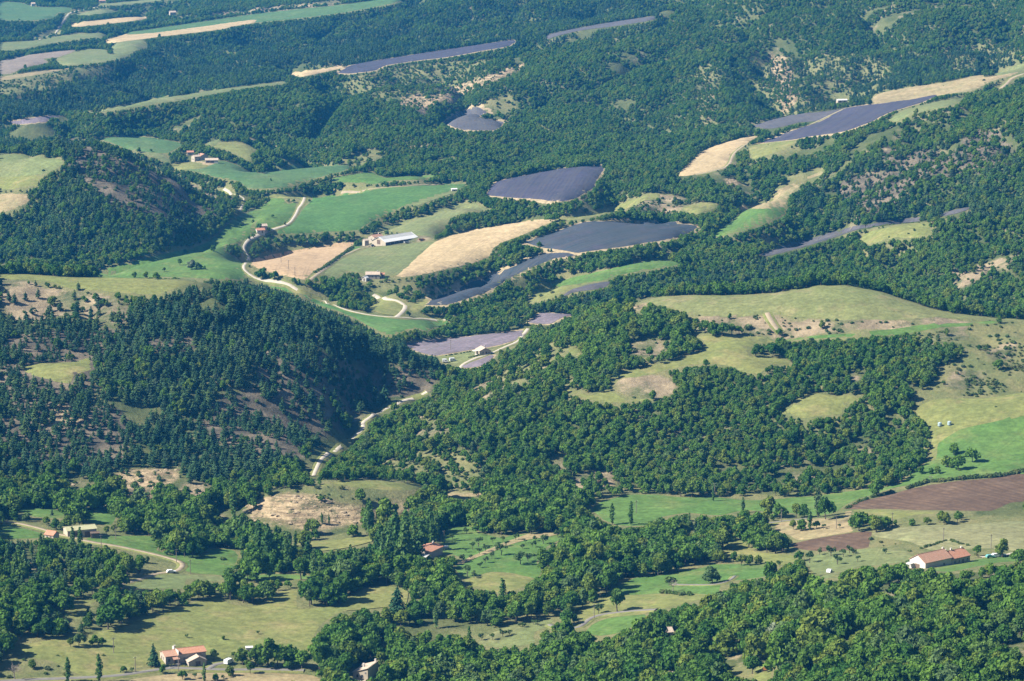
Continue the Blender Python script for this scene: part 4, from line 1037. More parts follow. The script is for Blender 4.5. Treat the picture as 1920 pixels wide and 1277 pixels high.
def volume(root, L, W, prof, axis, wall, roof, x0=0.0, y0=0.0, over=0.35, thick=0.16, roof_name='roof', chim=(), verge=None):
    """walls under one pitched roof. prof: heights (position across, height) from one eave over the ridge to the other"""
    m = MB()
    pts = [(prof[0][0], -2.0)] + [(a, b) for a, b in prof] + [(prof[-1][0], -2.0)]
    if axis == 'x':
        m.prism_x([(y0 + a, b) for a, b in pts], x0, x0 + L)
    else:
        m.prism_y([(x0 + a, b) for a, b in reversed(pts)], y0, y0 + W)
    walls = m.build('walls', wall, root)
    r = MB()
    for (a0, h0), (a1, h1) in zip(prof[:-1], prof[1:]):
        sl = (h1 - h0) / (a1 - a0)
        b0, g0 = (a0 - over, h0 - sl * over) if (a0, h0) == tuple(prof[0]) else (a0, h0)
        b1, g1 = (a1 + over, h1 + sl * over) if (a1, h1) == tuple(prof[-1]) else (a1, h1)
        g0 += 0.01; g1 += 0.01
        if axis == 'x':
            r.slab((x0 - over, y0 + b0, g0), (x0 + L + over, y0 + b0, g0), (x0 + L + over, y0 + b1, g1), (x0 - over, y0 + b1, g1), thick)
        else:
            r.slab((x0 + b0, y0 - over, g0), (x0 + b1, y0 - over, g1), (x0 + b1, y0 + W + over, g1), (x0 + b0, y0 + W + over, g0), thick)
    ro = r.build(roof_name, roof, root)
    k = max(range(len(prof)), key=lambda i: prof[i][1])
    rid = MB()
    zr = prof[k][1] + thick + 0.02
    if axis == 'x': rid.tube([(x0 - over, y0 + prof[k][0], zr), (x0 + L + over, y0 + prof[k][0], zr)], [.13, .13], 6)
    else: rid.tube([(x0 + prof[k][0], y0 - over, zr), (x0 + prof[k][0], y0 + W + over, zr)], [.13, .13], 6)
    rid.build('ridge_cap', roof, ro)
    for (cx_, cy_, ch) in chim:
        c = MB().box(cx_ - .3, cx_ + .3, cy_ - .3, cy_ + .3, ch - 1.9, ch).box(cx_ - .38, cx_ + .38, cy_ - .38, cy_ + .38, ch + .002, ch + .12)
        c.build('chimney', M['white'], ro)
    return walls, ro

def house(name, label, u, v, deg, L, W, eave, ridge, wall='cream', roof='tile_worn', axis='x', mid=0.5, fronts=(), lefts=(), chim=(), eave2=None, dmax=None, over=0.35, cat='house'):
    fr = Frame(u, v, deg, L, W, dmax)
    root = link(name, None, loc=fr.p, rotz=fr.a)
    tag(root, label, cat)
    span = W if axis == 'x' else L
    prof = [(0, eave), (span * mid, ridge), (span, eave if eave2 is None else eave2)]
    if mid == 1.0: prof = prof[:2]
    volume(root, L, W, prof, axis, M[wall], M[roof], chim=chim, over=over)
    for a, z, w, h, *k in fronts: opening(root, 'front', a, z, w, h, L, W, *(k or ()))
    for a, z, w, h, *k in lefts: opening(root, 'left', a, z, w, h, L, W, *(k or ()))
    return root

# the long farmhouse on the right
fr = Frame(1735, 1066, 37.7, 26.6, 9)
farm = tag(link("farmhouse", None, loc=fr.p, rotz=fr.a), "long red roofed farmhouse with a blank white gable beside the barley field", "farmhouse")
volume(farm, 15.4, 9.0, [(0, 3.9), (4.5, 6.5), (9, 3.9)], 'x', M['white'], M['tile_worn'], chim=[(15.1, 4.9, 7.2)])
volume(farm, 11.0, 7.6, [(0.02, 3.1), (4.2, 5.3), (7.6, 3.3)], 'x', M['cream'], M['tile_red'], x0=15.6, over=0.3, roof_name='wing_roof', chim=[(19.4, 4.3, 6.3), (25.6, 4.3, 6.1), (17.2, 5.2, 5.9)])
for a, z, w, h, k in ((17.5, 1.0, .9, 1.2, 'window'), (20.1, 1.0, .9, 1.2, 'window'), (22.4, 0.05, 1.0, 2.1, 'door'), (24.9, 1.0, .9, 1.2, 'window'), (11.0, 1.2, .8, 1.0, 'window')):
    opening(farm, 'front', a, z, w, h, 26.6, 9, k, False, False)
opening(farm, 'left', 4.6, 0.0, 2.6, 2.6, 26.6, 9, 'door')
lt = MB().slab((-3.0, 6.2, 2.3), (-.36, 6.2, 2.6), (-.36, 9.0, 2.6), (-3.0, 9.0, 2.3), .12)
lt.box(-2.9, -2.75, 6.3, 6.45, -1.5, 2.29).box(-2.9, -2.75, 8.7, 8.85, -1.5, 2.29)
lt.build('lean_to', M['sheet_grey'], farm)

# the tiled farmhouse lower left
fr = Frame(311, 1246, 23, 16.4, 8)
tf = tag(link("farmhouse", None, loc=fr.p, rotz=fr.a), "orange tiled farmhouse with a shaded stone front by the drive", "farmhouse")
volume(tf, 5.2, 8.0, [(0, 3.2), (4.0, 4.35), (8, 3.2)], 'x', M['stone'], M['tile_worn'], chim=[(5.0, 4.6, 6.0)])
volume(tf, 11.0, 7.6, [(0.02, 3.6), (3.8, 4.75), (7.6, 3.6)], 'x', M['stone'], M['tile_red'], x0=5.4, roof_name='main_roof')
MB().box(5.06, 5.36, -0.5, 8.2, 3.3, 4.95).build('parapet', M['white'], tf)
MB().slab((2.6, -2.3, 2.2), (5.1, -2.3, 2.2), (5.1, -.02, 2.75), (2.6, -.02, 2.75), .14).box(2.7, 2.9, -2.2, -2.0, -1.5, 2.19).box(4.8, 5.0, -2.2, -2.0, -1.5, 2.19).build('porch', M['tile_worn'], tf)
for a, z, w, h, k in ((1.4, 1.0, .9, 1.2, 'window'), (3.9, 0.0, 1.0, 2.1, 'door'), (7.5, 1.1, .9, 1.2, 'window'), (10.2, 1.1, .9, 1.2, 'window'), (13.0, 0.0, 1.8, 2.3, 'door')):
    opening(tf, 'front', a, z, w, h, 16.4, 8, k)
opening(tf, 'left', 3.4, 1.1, .9, 1.2, 16.4, 8); opening(tf, 'left', 5.8, 0.0, 1.0, 2.1, 16.4, 8, 'door')
house("shed", "low tiled shed in front of the orange tiled farmhouse", 354, 1250, 23, 7.2, 4.2, 1.9, 3.5, 'stone', 'tile_pale', 'y', 0.58, fronts=((3.8, 0.0, 2.0, 1.8, 'door'),), cat='shed')

# the house with arched windows at the bottom
ah = house("stone_house", "house with two arched windows and a pale sloping roof", 662, 1274, -19, 6.2, 11.0, 2.9, 4.9, 'cream', 'tile_pale', 'y', 1.0,
           fronts=((1.9, 0.9, 1.0, 0.8, 'window', True), (3.8, 0.9, 1.0, 0.8, 'window', True), (5.2, 2.7, .6, .6)), chim=((2.6, 4.6, 5.3), (5.5, 9.8, 5.9)))
MB().box(-0.6, 6.6, -3.4, -0.05, -2.0, 0.12).build('terrace', M['tile_pale'], ah)
# the red roof in the middle
rh = house("cottage", "red roofed cottage with a grey lean-to at the orchard edge", 772, 1046, -26.8, 9.0, 13.0, 3.6, 4.7, 'stone', 'tile_red', 'y', 0.5,
           fronts=((2.5, 1.0, .9, 1.1), (4.5, 0.0, 1.0, 2.1, 'door')), chim=((4.6, 11.8, 5.7), (2.5, 1.0, 4.9)))
MB().slab((4.4, -5.2, 2.2), (9.6, -5.2, 2.2), (9.6, -.4, 2.9), (4.4, -.4, 2.9), .12).box(4.5, 4.65, -5.1, -4.95, -2, 2.19).box(9.3, 9.45, -5.1, -4.95, -2, 2.19).build('lean_to', M['sheet_grey'], rh)
# the cabin by the faded lavender
cb = house("cabin", "lone small cabin on a lawn beside the faded lavender field", 899, 667, 20, 7.6, 7.8, 2.7, 4.5, 'cream', 'tile_pale', 'y', 0.5, fronts=((2.4, 1.0, .9, 1.1), (4.6, .1, 1.0, 2.1, 'door'), (6.2, 1.0, .8, 1.0)), lefts=((3.0, 1.0, 1.0, 1.1),), chim=((5.6, 6.2, 4.9),))
MB().slab((-2.8, 2.0, 2.3), (-.36, 2.0, 2.5), (-.36, 6.5, 2.5), (-2.8, 6.5, 2.3), .12).box(-2.7, -2.55, 2.1, 2.25, -1.5, 2.29).box(-2.7, -2.55, 6.2, 6.35, -1.5, 2.29).box(-2.8, -.02, 2.0, 6.5, -1.5, .15).build('porch', M['white'], cb)
# the barn and its farm in the middle valley
fr = Frame(723, 461, 48.7, 36, 14.6)
bn = tag(link("barn", None, loc=fr.p, rotz=fr.a), "long metal roofed barn with a bright white lower roof", "barn")
volume(bn, 36, 14.6, [(0, 2.3), (7.3, 5.6), (14.6, 2.3)], 'x', M['cream'], M['sheet_white'], over=0.6)
sl = (5.6 - 2.3) / 7.3
for k in range(9):
    x0 = 0.9 + k * 3.85
    y0, y1 = 3.5, 6.9
    MB().slab((x0, y0, 2.3 + sl * y0 + .18), (x0 + 3.75, y0, 2.3 + sl * y0 + .18), (x0 + 3.75, y1, 2.3 + sl * y1 + .18), (x0, y1, 2.3 + sl * y1 + .18), .05).build('roof_panel', M['sheet_grey'], bn)
for k in range(7):
    opening(bn, 'front', 2.6 + k * 5.0, -0.3, 4.2, 2.0, 36, 14.6, 'door')
opening(bn, 'left', 7.3, 0.0, 3.4, 3.4, 36, 14.6, 'door')
house("farmhouse", "old farmhouse with a worn red roof behind the metal barn", 702, 454, 46, 10, 7, 3.6, 5.2, 'cream', 'tile_worn', fronts=((2.5, 1.2, .9, 1.1), (6, 1.2, .9, 1.1)), lefts=((3.5, 1.2, .9, 1.1),), chim=((8, 3.6, 6.2),))
house("shed", "small white shed beside the old farmhouse", 707, 459, 46, 3.4, 3.2, 2.6, 3.3, 'cream', 'sheet_white', fronts=((1.7, .2, 1.2, 1.7, 'door'),), cat='shed')
house("tower_house", "narrow cream tower house beside the farmyard", 684, 461, 30, 3.6, 4.0, 4.2, 5.2, 'cream', 'tile_pale', mid=0.5, fronts=((1.8, 2.2, .7, .9),))
house("stone_cottage", "long cottage with a pink roof under the striped field", 686, 524, 3, 9.8, 6, 2.9, 4.5, 'stone', 'tile_pale', fronts=((2.2, 1, .8, 1), (4.6, 1, .8, 1), (7.2, .1, .9, 2, 'door')), chim=((8.4, 3, 5.4),))
house("annex", "tiny red roofed annex at the end of the pink roofed cottage", 714, 521, 3, 2.6, 3.5, 2.2, 3.0, 'cream', 'tile_red', fronts=((1.3, .1, .9, 1.8, 'door'),))
house("outbuilding", "small white outbuilding below the pink roofed cottage", 679, 527, -25, 3.2, 3.6, 2.2, 3.2, 'white', 'sheet_white', 'y', fronts=((1.6, .1, 1.1, 1.7, 'door'),))
# hamlet farm
house("farmhouse", "tall cream farmhouse in the far hamlet", 365, 303.5, 34, 7, 6.5, 4.3, 5.5, 'cream', 'tile_pale', fronts=((2, 1.2, .8, 1), (5, 1.2, .8, 1), (2, 2.9, .8, .9)), lefts=((2, 1.2, .8, 1.1), (4.4, 1.2, .8, 1.1)), chim=((6, 3.2, 6.3),))
house("farmhouse", "brown roofed farmhouse behind the tall cream one", 376, 301, 34, 8, 7, 4.2, 5.7, 'stone', 'tile_worn', 'y', fronts=((2.5, 1.3, .8, 1), (5.5, 1.3, .8, 1)))
house("open_barn", "open fronted barn with a pink roof in the far hamlet", 385, 306, 5, 11.5, 6, 3.0, 4.4, 'white', 'tile_pale', fronts=((2.4, 0.05, 3.4, 2.5, 'door'), (6.2, 0.05, 3.4, 2.5, 'door')), cat='barn')
house("small_house", "small red roofed house among the hamlet trees", 351, 292, 10, 6, 4, 2.8, 3.9, 'cream', 'tile_red', fronts=((1.6, 1, .8, 1),))
house("small_farm", "small red farm building by the winding meadow", 482, 438.5, 20, 6.5, 5, 2.5, 3.8, 'white', 'tile_red', fronts=((1.7, 1, .8, 1), (4.4, .1, .9, 2, 'door')))
house("small_barn", "pale roofed building behind the small red farm", 490, 434, 20, 5, 5, 3.4, 4.7, 'stone', 'tile_pale', fronts=((2.5, 1.2, .8, 1),))
# lower left
house("small_house", "little house with an orange red roof between garden trees", 84, 1011, -28, 4.8, 4.4, 2.6, 3.9, 'cream', 'tile_red', fronts=((1.4, 1, .8, 1), (3.3, .1, .9, 2, 'door')))
hb = house("old_barn", "half hidden barn with a mossy roof and white gable", 127, 1008, 22, 13.5, 8.5, 3.6, 4.6, 'cream', 'tile_moss', fronts=((4, .1, 3.0, 2.6, 'door'), (9.5, .1, 3.0, 2.6, 'door')), cat='barn')
house("dark_shed", "dark wooden shed beside the half hidden barn", 171, 1010, 12, 3.6, 3.2, 2.6, 2.9, 'wood', 'wood', fronts=((1.2, .1, .9, 1.9, 'door'),), cat='shed')
for nm, lb, u, v, dg, L, W in (("mobile_home", "long white mobile home behind the farmhouse grove", 494, 1230, 8, 8.4, 3.0), ("mobile_home", "short white mobile home near the farmhouse grove", 461, 1226, 8, 2.8, 2.2)):
    o = house(nm, lb, u, v, dg, L, W, 2.4, 2.65, 'white', 'sheet_white', fronts=tuple((0.9 + 1.8 * k, 1.0, .9, .8) for k in range(int(L / 1.9))), over=.12, cat='mobile home')
house("country_house", "pale roofed house buried in the lower wood", 1238, 1201, 14, 5.2, 5, 2.9, 4.1, 'cream', 'tile_pale', fronts=((1.5, 1, .8, 1), (3.6, .1, .9, 2, 'door')))
house("country_house", "pinkish hip of a house half covered by trees", 1240, 1267, -22, 5.0, 5, 2.6, 4.0, 'cream', 'tile_pale', 'y', fronts=((1.5, 1, .8, 1), (3.6, .1, .9, 2, 'door')))
# far ones
house("hangar", "long low white shed under the eroded hillside", 1571, 193, 14, 9.5, 5, 2.8, 3.6, 'cream', 'sheet_white', fronts=((2.4, .1, 2.2, 2.2, 'door'), (6.8, .1, 2.2, 2.2, 'door')), cat='shed')
house("country_house", "tiny pale house beside the blue green clover", 59, 12, 15, 6, 6, 4, 6, 'white', 'tile_pale', fronts=((3, 1.2, .9, 1.1),))
house("country_house", "lone pale farmhouse above the long strip meadow", 319, 29, 20, 9, 7, 4, 6, 'cream', 'tile_pale', fronts=((2.5, 1.2, .9, 1.1), (6.5, 1.2, .9, 1.1)))
house("country_house", "dark roofed house on the far skyline lane", 186, 6, 8, 10, 6, 3.2, 5.5, 'cream', 'tile_worn', fronts=((3, 1.2, .9, 1.1), (7, 1.2, .9, 1.1)))
house("field_shed", "low white shed on the pale hay wedge", 847, 359, 12, 4.6, 3, 1.8, 2.3, 'white', 'sheet_white', fronts=((2.3, .1, 1.2, 1.3, 'door'),), cat='shed')

# ------------------------------------------------------------------ poles, vehicles, tanks and other small things
def utility_pole(u, v, hp, label, group=None, cross=False):
    p = hit1(u, v)
    h = max(6.5, hp * math.hypot(p.x, p.y) / F_PX)
    o = tag(link("utility_pole", None, loc=p, rotz=0.4), label, "pole", group)
    MB().tube([(0, 0, -1), (0, 0, h * .5), (0, 0, h)], [.17, .15, .12], 7).build('post', M['pole'], o)
    m = MB()
    m.box(-.7, .7, -.06, .06, h - .55, h - .43)
    a = m.build('crossarm', M['pole'], o)
    for x in (-.6, 0, .6):
        MB().tube([(x, 0, h - .425), (x, 0, h - .22)], [.05, .04], 6).build('insulator', M['sheet_white'], a)
for u, v, hp, lb in ((527, 493, 15, "leftmost of three poles in the sandy wheat"), (541, 505, 15, "middle one of three poles in the sandy wheat"), (553, 518, 15, "rightmost of three poles in the sandy wheat"),
                     (845, 656, 20, "dark pole standing in the faded lavender field"), (213, 1225, 26, "pole on the dry pasture left of the tiled farmhouse"), (254, 1262, 33, "tall pole beside the drive"),
                     (335, 1259, 20, "pole in front of the tiled farmhouse"), (1769, 1016, 24, "thin pole in the barley behind the long farmhouse"), (1858, 1029, 18, "pole at the barley edge by the domed tree"),
                     (1568, 992, 19, "pole in the straw clearing"), (1465, 980, 17, "pole beside the grey lane"), (1673, 987, 17, "pole at the hedge below the ploughed field"),
                     (1114, 1161, 19, "dark pole at the bend of the grey lane"), (1193, 963, 20, "pole on the long meadow beside the lone poplar"), (217, 1012, 14, "pole by the half hidden barn meadow"),
                     (190, 1029, 10, "short pole beside the gravel track"), (357, 1076, 17, "pole on the green terrace"), (331, 1056, 19, "pole beside the oak clump"), (833, 1020, 22, "pale pole at the corner of the red roofed cottage"), (1340, 930, 18, "distant pole on the long meadow")):
    utility_pole(u, v, hp, lb)

def car(name, label, u, v, deg, paint, L=4.1, Wd=1.75, H=1.5, van=False, cat='car', dmax=None):
    p = hit1(u, v, dmax)
    o = tag(link(name, None, loc=(p.x, p.y, p.z + .25), rotz=R(deg)), label, cat)
    a = L / 2
    if van: prof = [(-a, .35), (a, .35), (a, .95), (a - .55, 1.05), (a - 1.1, H + .35), (-a + .1, H + .4), (-a, H)]
    else: prof = [(-a, .35), (a, .35), (a, .72), (a - .95, .86), (a - 1.6, H - .1), (-a + .75, H), (-a + .1, .95)]
    b = MB().prism_y(list(reversed(prof)), -Wd / 2, Wd / 2).build('body', M[paint], o)
    g = MB()
    if van: g.box(a - 2.0, a - 1.15, -Wd / 2 - .01, Wd / 2 + .01, 1.15, 1.6)
    else: g.box(-a + .75, a - 1.75, -Wd / 2 - .01, Wd / 2 + .01, .95, H - .2)
    g.build('window', M['glass'], o)
    for x in (-a + .75, a - .8):
        for y in (-Wd / 2 + .06, Wd / 2 - .06):
            w = MB().tube([(x, y - .1, .3), (x, y + .1, .3)], [.31, .31], 12).build('wheel', M['rubber'], o)
    for y in (-.6, .6):
        MB().box(a - .02, a + .02, y - .15, y + .15, .6, .74).build('headlight', M['sheet_white'], o)
    CLEAR.append((p.x, p.y, 5.0))
    return o
car("van", "white van parked on the grass right of the tiled farmhouse", 429, 1245, 60, 'paint_white', 4.4, 1.85, 1.6, True, 'van')
car("parked_car", "white car at the end of the gravel track", 321, 1075, 20, 'paint_white')
car("parked_car", "small white car on the orchard grass under a dark tree", 1555, 1074, 70, 'paint_white')
car("parked_car", "teal car beside the white drive of the long farmhouse", 1857, 1047, 15, 'paint_teal')
car("parked_car", "left white car under the domed dark tree", 1868, 1045, 10, 'paint_white')
car("parked_car", "right white car under the domed dark tree", 1878, 1044, 10, 'paint_white')
car("parked_car", "small grey car on the lawn beside the red roofed cottage", 837, 1030, 75, 'paint_grey')
car("tractor", "small dark tractor in the yard of the metal barn", 700, 463, 20, 'paint_dark', 3.2, 1.7, 1.9, False, 'tractor')
car("caravan", "white caravan left of its neighbour below the cabin lawn", 835, 680, 5, 'paint_white', 3.6, 2.0, 1.7, True, 'caravan')
car("caravan", "white and teal caravan nearer the cabin", 849, 678, 14, 'paint_white', 4.0, 2.0, 1.7, True, 'caravan')
def trailer(label, u, v, deg, mat, L=4.6):
    p = hit1(u, v)
    o = tag(link("trailer", None, loc=(p.x, p.y, p.z + .3), rotz=R(deg)), label, "trailer")
    MB().box(-L / 2, L / 2, -1.1, 1.1, .7, .85).box(-L / 2, L / 2, -1.1, -1.0, .851, 1.5).box(-L / 2, L / 2, 1.0, 1.1, .851, 1.5).box(-L / 2, -L / 2 + .1, -.99, .99, .851, 1.5).box(L / 2 - .1, L / 2, -.99, .99, .851, 1.5).build('bed', M[mat], o)
    MB().tube([(L / 2, 0, .75), (L / 2 + 1.3, 0, .5)], [.07, .05], 5).build('drawbar', M['rust'], o)
    for x in (-.6, .6):
        for y in (-.9, .9):
            MB().tube([(x, y - .12, .36), (x, y + .12, .36)], [.38, .38], 12).build('wheel', M['rubber'], o)
trailer("rusty low trailer on the dusty yard beyond the metal barn", 790, 452, 25, 'rust')
trailer("grey trailer beside the open side of the metal barn", 763, 457, 30, 'paint_grey')
def tank(label, u, v):
    p = hit1(u, v, RH)
    o = tag(link("water_tank", None, loc=p), label, "tank", None)
    MB().tube([(0, 0, .35), (0, 0, .45), (0, 0, 2.0), (0, 0, 2.25)], [.95, 1.05, 1.05, .75], 18).build('body', M['tank'], o)
    MB().tube([(0, 0, 2.255), (0, 0, 2.42)], [.32, .30], 12).build('lid', M['sheet_white'], o)
    for k in range(4):
        a = k * math.pi / 2 + .6
        MB().box(math.cos(a) * .75 - .09, math.cos(a) * .75 + .09, math.sin(a) * .75 - .09, math.sin(a) * .75 + .09, -.4, .4).build('leg', M['sheet_grey'], o)
    CLEAR.append((p.x, p.y, 9))
tank("left pale blue tank on the dry meadow beside the wood", 1762, 800)
tank("right pale blue tank nearest the heap of bare earth", 1780, 798)
def awning(name, label, u, v, mat, L, W, h):
    p = hit1(u, v)
    o = tag(link(name, None, loc=p, rotz=.3), label, name.replace('_', ' '))
    MB().slab((-L / 2, -W / 2, h * .6), (L / 2, -W / 2, h * .6), (L / 2, 0, h), (-L / 2, 0, h), .06).slab((-L / 2, .001, h), (L / 2, .001, h), (L / 2, W / 2, h * .6), (-L / 2, W / 2, h * .6), .06).build('cover', M[mat], o)
    for x in (-L / 2 + .1, L / 2 - .1):
        for y in (-W / 2 + .1, W / 2 - .1):
            MB().tube([(x, y, -.4), (x, y, h * .6)], [.05, .05], 6).build('leg', M['pole'], o)
    CLEAR.append((p.x, p.y, 4.5))
awning("garden_tent", "small yellow garden tent deep in the lower wood", 1334, 1238, 'yellow', 2.0, 1.8, 2.1)
awning("canopy", "rust orange canopy at the sunlit clearing in the lower wood", 1434, 1262, 'orange', 1.6, 1.8, 2.2)

# ------------------------------------------------------------------ rocks on the eroded banks, half sunk in their debris
_rr = np.random.default_rng(17)
_pt = (1 + 5 ** 0.5) / 2
_ic = np.array([(-1, _pt, 0), (1, _pt, 0), (-1, -_pt, 0), (1, -_pt, 0), (0, -1, _pt), (0, 1, _pt), (0, -1, -_pt), (0, 1, -_pt), (_pt, 0, -1), (_pt, 0, 1), (-_pt, 0, -1), (-_pt, 0, 1)]) / 1.9
_if = [(0,11,5),(0,5,1),(0,1,7),(0,7,10),(0,10,11),(1,5,9),(5,11,4),(11,10,2),(10,7,6),(7,1,8),(3,9,4),(3,4,2),(3,2,6),(3,6,8),(3,8,9),(4,9,5),(2,4,11),(6,2,10),(8,6,7),(9,8,1)]
rv, rf = [], []
for k, td, sd, G in OW:
    if k != 'rock': continue
    x0, x1, y0, y1 = G[:, 0].min(), G[:, 0].max(), G[:, 1].min(), G[:, 1].max()
    n = int(min(500, (x1 - x0) * (y1 - y0) / 8))
    px_, py_ = _rr.uniform(x0, x1, n), _rr.uniform(y0, y1, n)
    mk = in_poly_world(px_, py_, G) & (fbm(px_, py_, 14, 171, 2) > 0.5)
    for x, y in zip(px_[mk], py_[mk]):
        z = float(height(x, y))
        sz = 0.35 + 1.0 * _rr.random() ** 3
        b = len(rv)
        p = _ic * _rr.uniform(.65, 1.2, (12, 1)) * np.array([1.5, 1.1, .6]) * sz
        rv += list(p + np.array([x, y, z]))
        rf += [tuple(i + b for i in g) for g in _if]
M['rock'] = plain_mat('sandstone', (0.36, 0.285, 0.185), (0.24, 0.185, 0.115), 0.6)
tag(link("rocks", new_mesh("rocks", rv, rf, (M['rock'],))), "broken sandstone on the eroded banks", kind="stuff")
# ------------------------------------------------------------------ trees: leaf clumps spread through lobed crowns
M['leaf_broad']  = leaf_mat('leaf_broad', (0.036, 0.096, 0.019), (0.104, 0.184, 0.029), (0.146, 0.180, 0.034))
M['leaf_pine']   = leaf_mat('leaf_pine', (0.024, 0.062, 0.030), (0.058, 0.110, 0.042), (0.088, 0.134, 0.042), 0.10)
M['leaf_poplar'] = leaf_mat('leaf_poplar', (0.046, 0.102, 0.028), (0.088, 0.158, 0.040), (0.110, 0.170, 0.058))
M['leaf_fruit']  = leaf_mat('leaf_fruit', (0.045, 0.085, 0.028), (0.075, 0.120, 0.040), (0.095, 0.125, 0.055))
M['leaf_bush']   = leaf_mat('leaf_bush', (0.048, 0.088, 0.026), (0.095, 0.136, 0.040), (0.130, 0.135, 0.055))
M['leaf_silver'] = leaf_mat('leaf_silver', (0.15, 0.185, 0.12), (0.19, 0.22, 0.14), (0.17, 0.19, 0.12))
M['leaf_lime']   = leaf_mat('leaf_lime', (0.15, 0.20, 0.02), (0.19, 0.24, 0.03), (0.17, 0.20, 0.03))
M['bark']        = plain_mat('bark', (0.13, 0.105, 0.08), (0.075, 0.06, 0.048), 2.0)
M['dead_wood']   = plain_mat('dead_wood', (0.24, 0.20, 0.17), (0.18, 0.15, 0.125), 2.0)

_t = (1 + 5 ** 0.5) / 2
ICO_V = np.array([(-1, _t, 0), (1, _t, 0), (-1, -_t, 0), (1, -_t, 0), (0, -1, _t), (0, 1, _t), (0, -1, -_t), (0, 1, -_t), (_t, 0, -1), (_t, 0, 1), (-_t, 0, -1), (-_t, 0, 1)]) / math.sqrt(1 + _t * _t)
ICO_F = [(0,11,5),(0,5,1),(0,1,7),(0,7,10),(0,10,11),(1,5,9),(5,11,4),(11,10,2),(10,7,6),(7,1,8),(3,9,4),(3,4,2),(3,2,6),(3,6,8),(3,8,9),(4,9,5),(2,4,11),(6,2,10),(8,6,7),(9,8,1)]

def cards(lobes, n, size, r, up=0.0, droop=0.0, stretch=(1.0, 1.0), jit=0.55, fill=0.25):
    """irregular leaf clumps on and in a set of lobes (cx, cy, cz, rx, rz)"""
    L = np.array(lobes)
    w = (L[:, 3] * L[:, 4]) ; w = w / w.sum()
    V, F = [], []
    tries = 0
    while len(F) < n and tries < n * 6:
        tries += 1
        k = r.choice(len(L), p=w)
        d = r.normal(size=3); d /= np.linalg.norm(d)
        if d[2] < -0.55 and r.random() < 0.6: continue
        rad = 1.0 + r.normal() * 0.10 if r.random() > fill else r.uniform(0.45, 1.0)
        p = L[k, :3] + d * np.array([L[k, 3], L[k, 3], L[k, 4]]) * rad
        q = (p - L[:, :3]) / np.stack([L[:, 3], L[:, 3], L[:, 4]], 1)
        if rad > 0.9 and (np.delete((q ** 2).sum(1), k) < 0.62).any(): continue
        nrm = d + r.normal(size=3) * jit + np.array([0, 0, up])
        nrm /= np.linalg.norm(nrm)
        t = np.cross(nrm, r.normal(size=3)); t /= np.linalg.norm(t)
        if droop:
            t = np.array([d[0], d[1], -droop]); t /= np.linalg.norm(t)
        b = np.cross(nrm, t); b /= np.linalg.norm(b) + 1e-9
        s = size * r.uniform(0.6, 1.35)
        t, b = t * s * stretch[0], b * s * stretch[1]
        i = len(V)
        V += [p - t * r.uniform(.7, 1.1) - b * r.uniform(.3, .9), p + t * r.uniform(.3, 1) - b * r.uniform(.6, 1.1) + nrm * s * .25,
              p + t * r.uniform(.7, 1.1) + b * r.uniform(.3, .9), p - t * r.uniform(.3, 1) + b * r.uniform(.6, 1.1) - nrm * s * .2]
        F.append((i, i + 1, i + 2, i + 3))
    return V, F

def cores(lobes, r, k=0.78):
    V, F = [], []
    for cx_, cy_, cz_, rx, rz in lobes:
        i = len(V)
        V += list(ICO_V * np.array([rx, rx, rz]) * k * r.uniform(.9, 1.08, (12, 1)) + np.array([cx_, cy_, cz_]))
        F += [tuple(a + i for a in f) for f in ICO_F]
    return V, F

def merge(*parts):
    V, F = [], []
    for v, f in parts:
        i = len(V)
        V += list(v)
        F += [tuple(a + i for a in g) for g in f]
    return V, F

def trunk_vf(h, r0, limbs, r, lean=0.15):
    m = MB()
    top = Vector((r.normal() * lean, r.normal() * lean, h))
    m.tube([(0, 0, -0.6), (0, 0, 0.15), tuple(top * 0.5), tuple(top)], [r0 * 1.4, r0, r0 * 0.8, r0 * 0.5], 6)
    for k in range(limbs):
        a = 2 * math.pi * (k + r.uniform(-.2, .2)) / max(limbs, 1)
        b = top * r.uniform(0.55, 0.95)
        e = b + Vector((math.cos(a) * h * .42, math.sin(a) * h * .42, h * r.uniform(.35, .6)))
        m.tube([tuple(b), tuple(b.lerp(e, .5) + Vector((0, 0, -.05 * h))), tuple(e)], [r0 * .5, r0 * .34, r0 * .14], 5)
    return m.v, m.f

TREES = {}     # kind -> list of (crown mesh, trunk mesh, joined mesh)
def add_kind(kind, leaf, bark, variants):
    out = []
    for (cv, cf), (tv, tf) in variants:
        cm = new_mesh(kind + "_crown", cv, cf, (M[leaf],))
        tm = new_mesh(kind + "_trunk", tv, tf, (M[bark],))
        jv, jf = merge((cv, cf), (tv, tf))
        jm = new_mesh(kind + "_whole", jv, jf, (M[leaf], M[bark]), [0] * len(cf) + [1] * len(tf))
        out.append((cm, tm, jm))
    TREES[kind] = out

def broad(r, n=640, size=0.41):
    tall = r.uniform(0.86, 1.28)
    lobes = [(r.normal() * .5, r.normal() * .5, 4.4 * tall, r.uniform(1.7, 2.3), r.uniform(1.7, 2.3) * tall)]
    for k in range(r.integers(8, 13)):
        a = r.uniform(0, 6.28); d = r.uniform(1.1, 3.1); z = r.uniform(2.0, 7.0) * tall
        rr = r.uniform(0.65, 1.55)
        d *= max(0.35, 1 - max(0, z - 4.6 * tall) / (3.6 * tall))
        lobes.append((math.cos(a) * d, math.sin(a) * d, z, rr, rr * r.uniform(.75, 1.0)))
    cv, cf = merge(cards(lobes, n, size, r), cores(lobes, r))
    k = 7.5 / max(p[2] for p in cv)                      # every pattern tree stands 7.5 m high; slim ones come out slimmer
    return ([np.array(p) * k for p in cv], cf), trunk_vf(3.2 * tall * k, 0.24, 3, r)

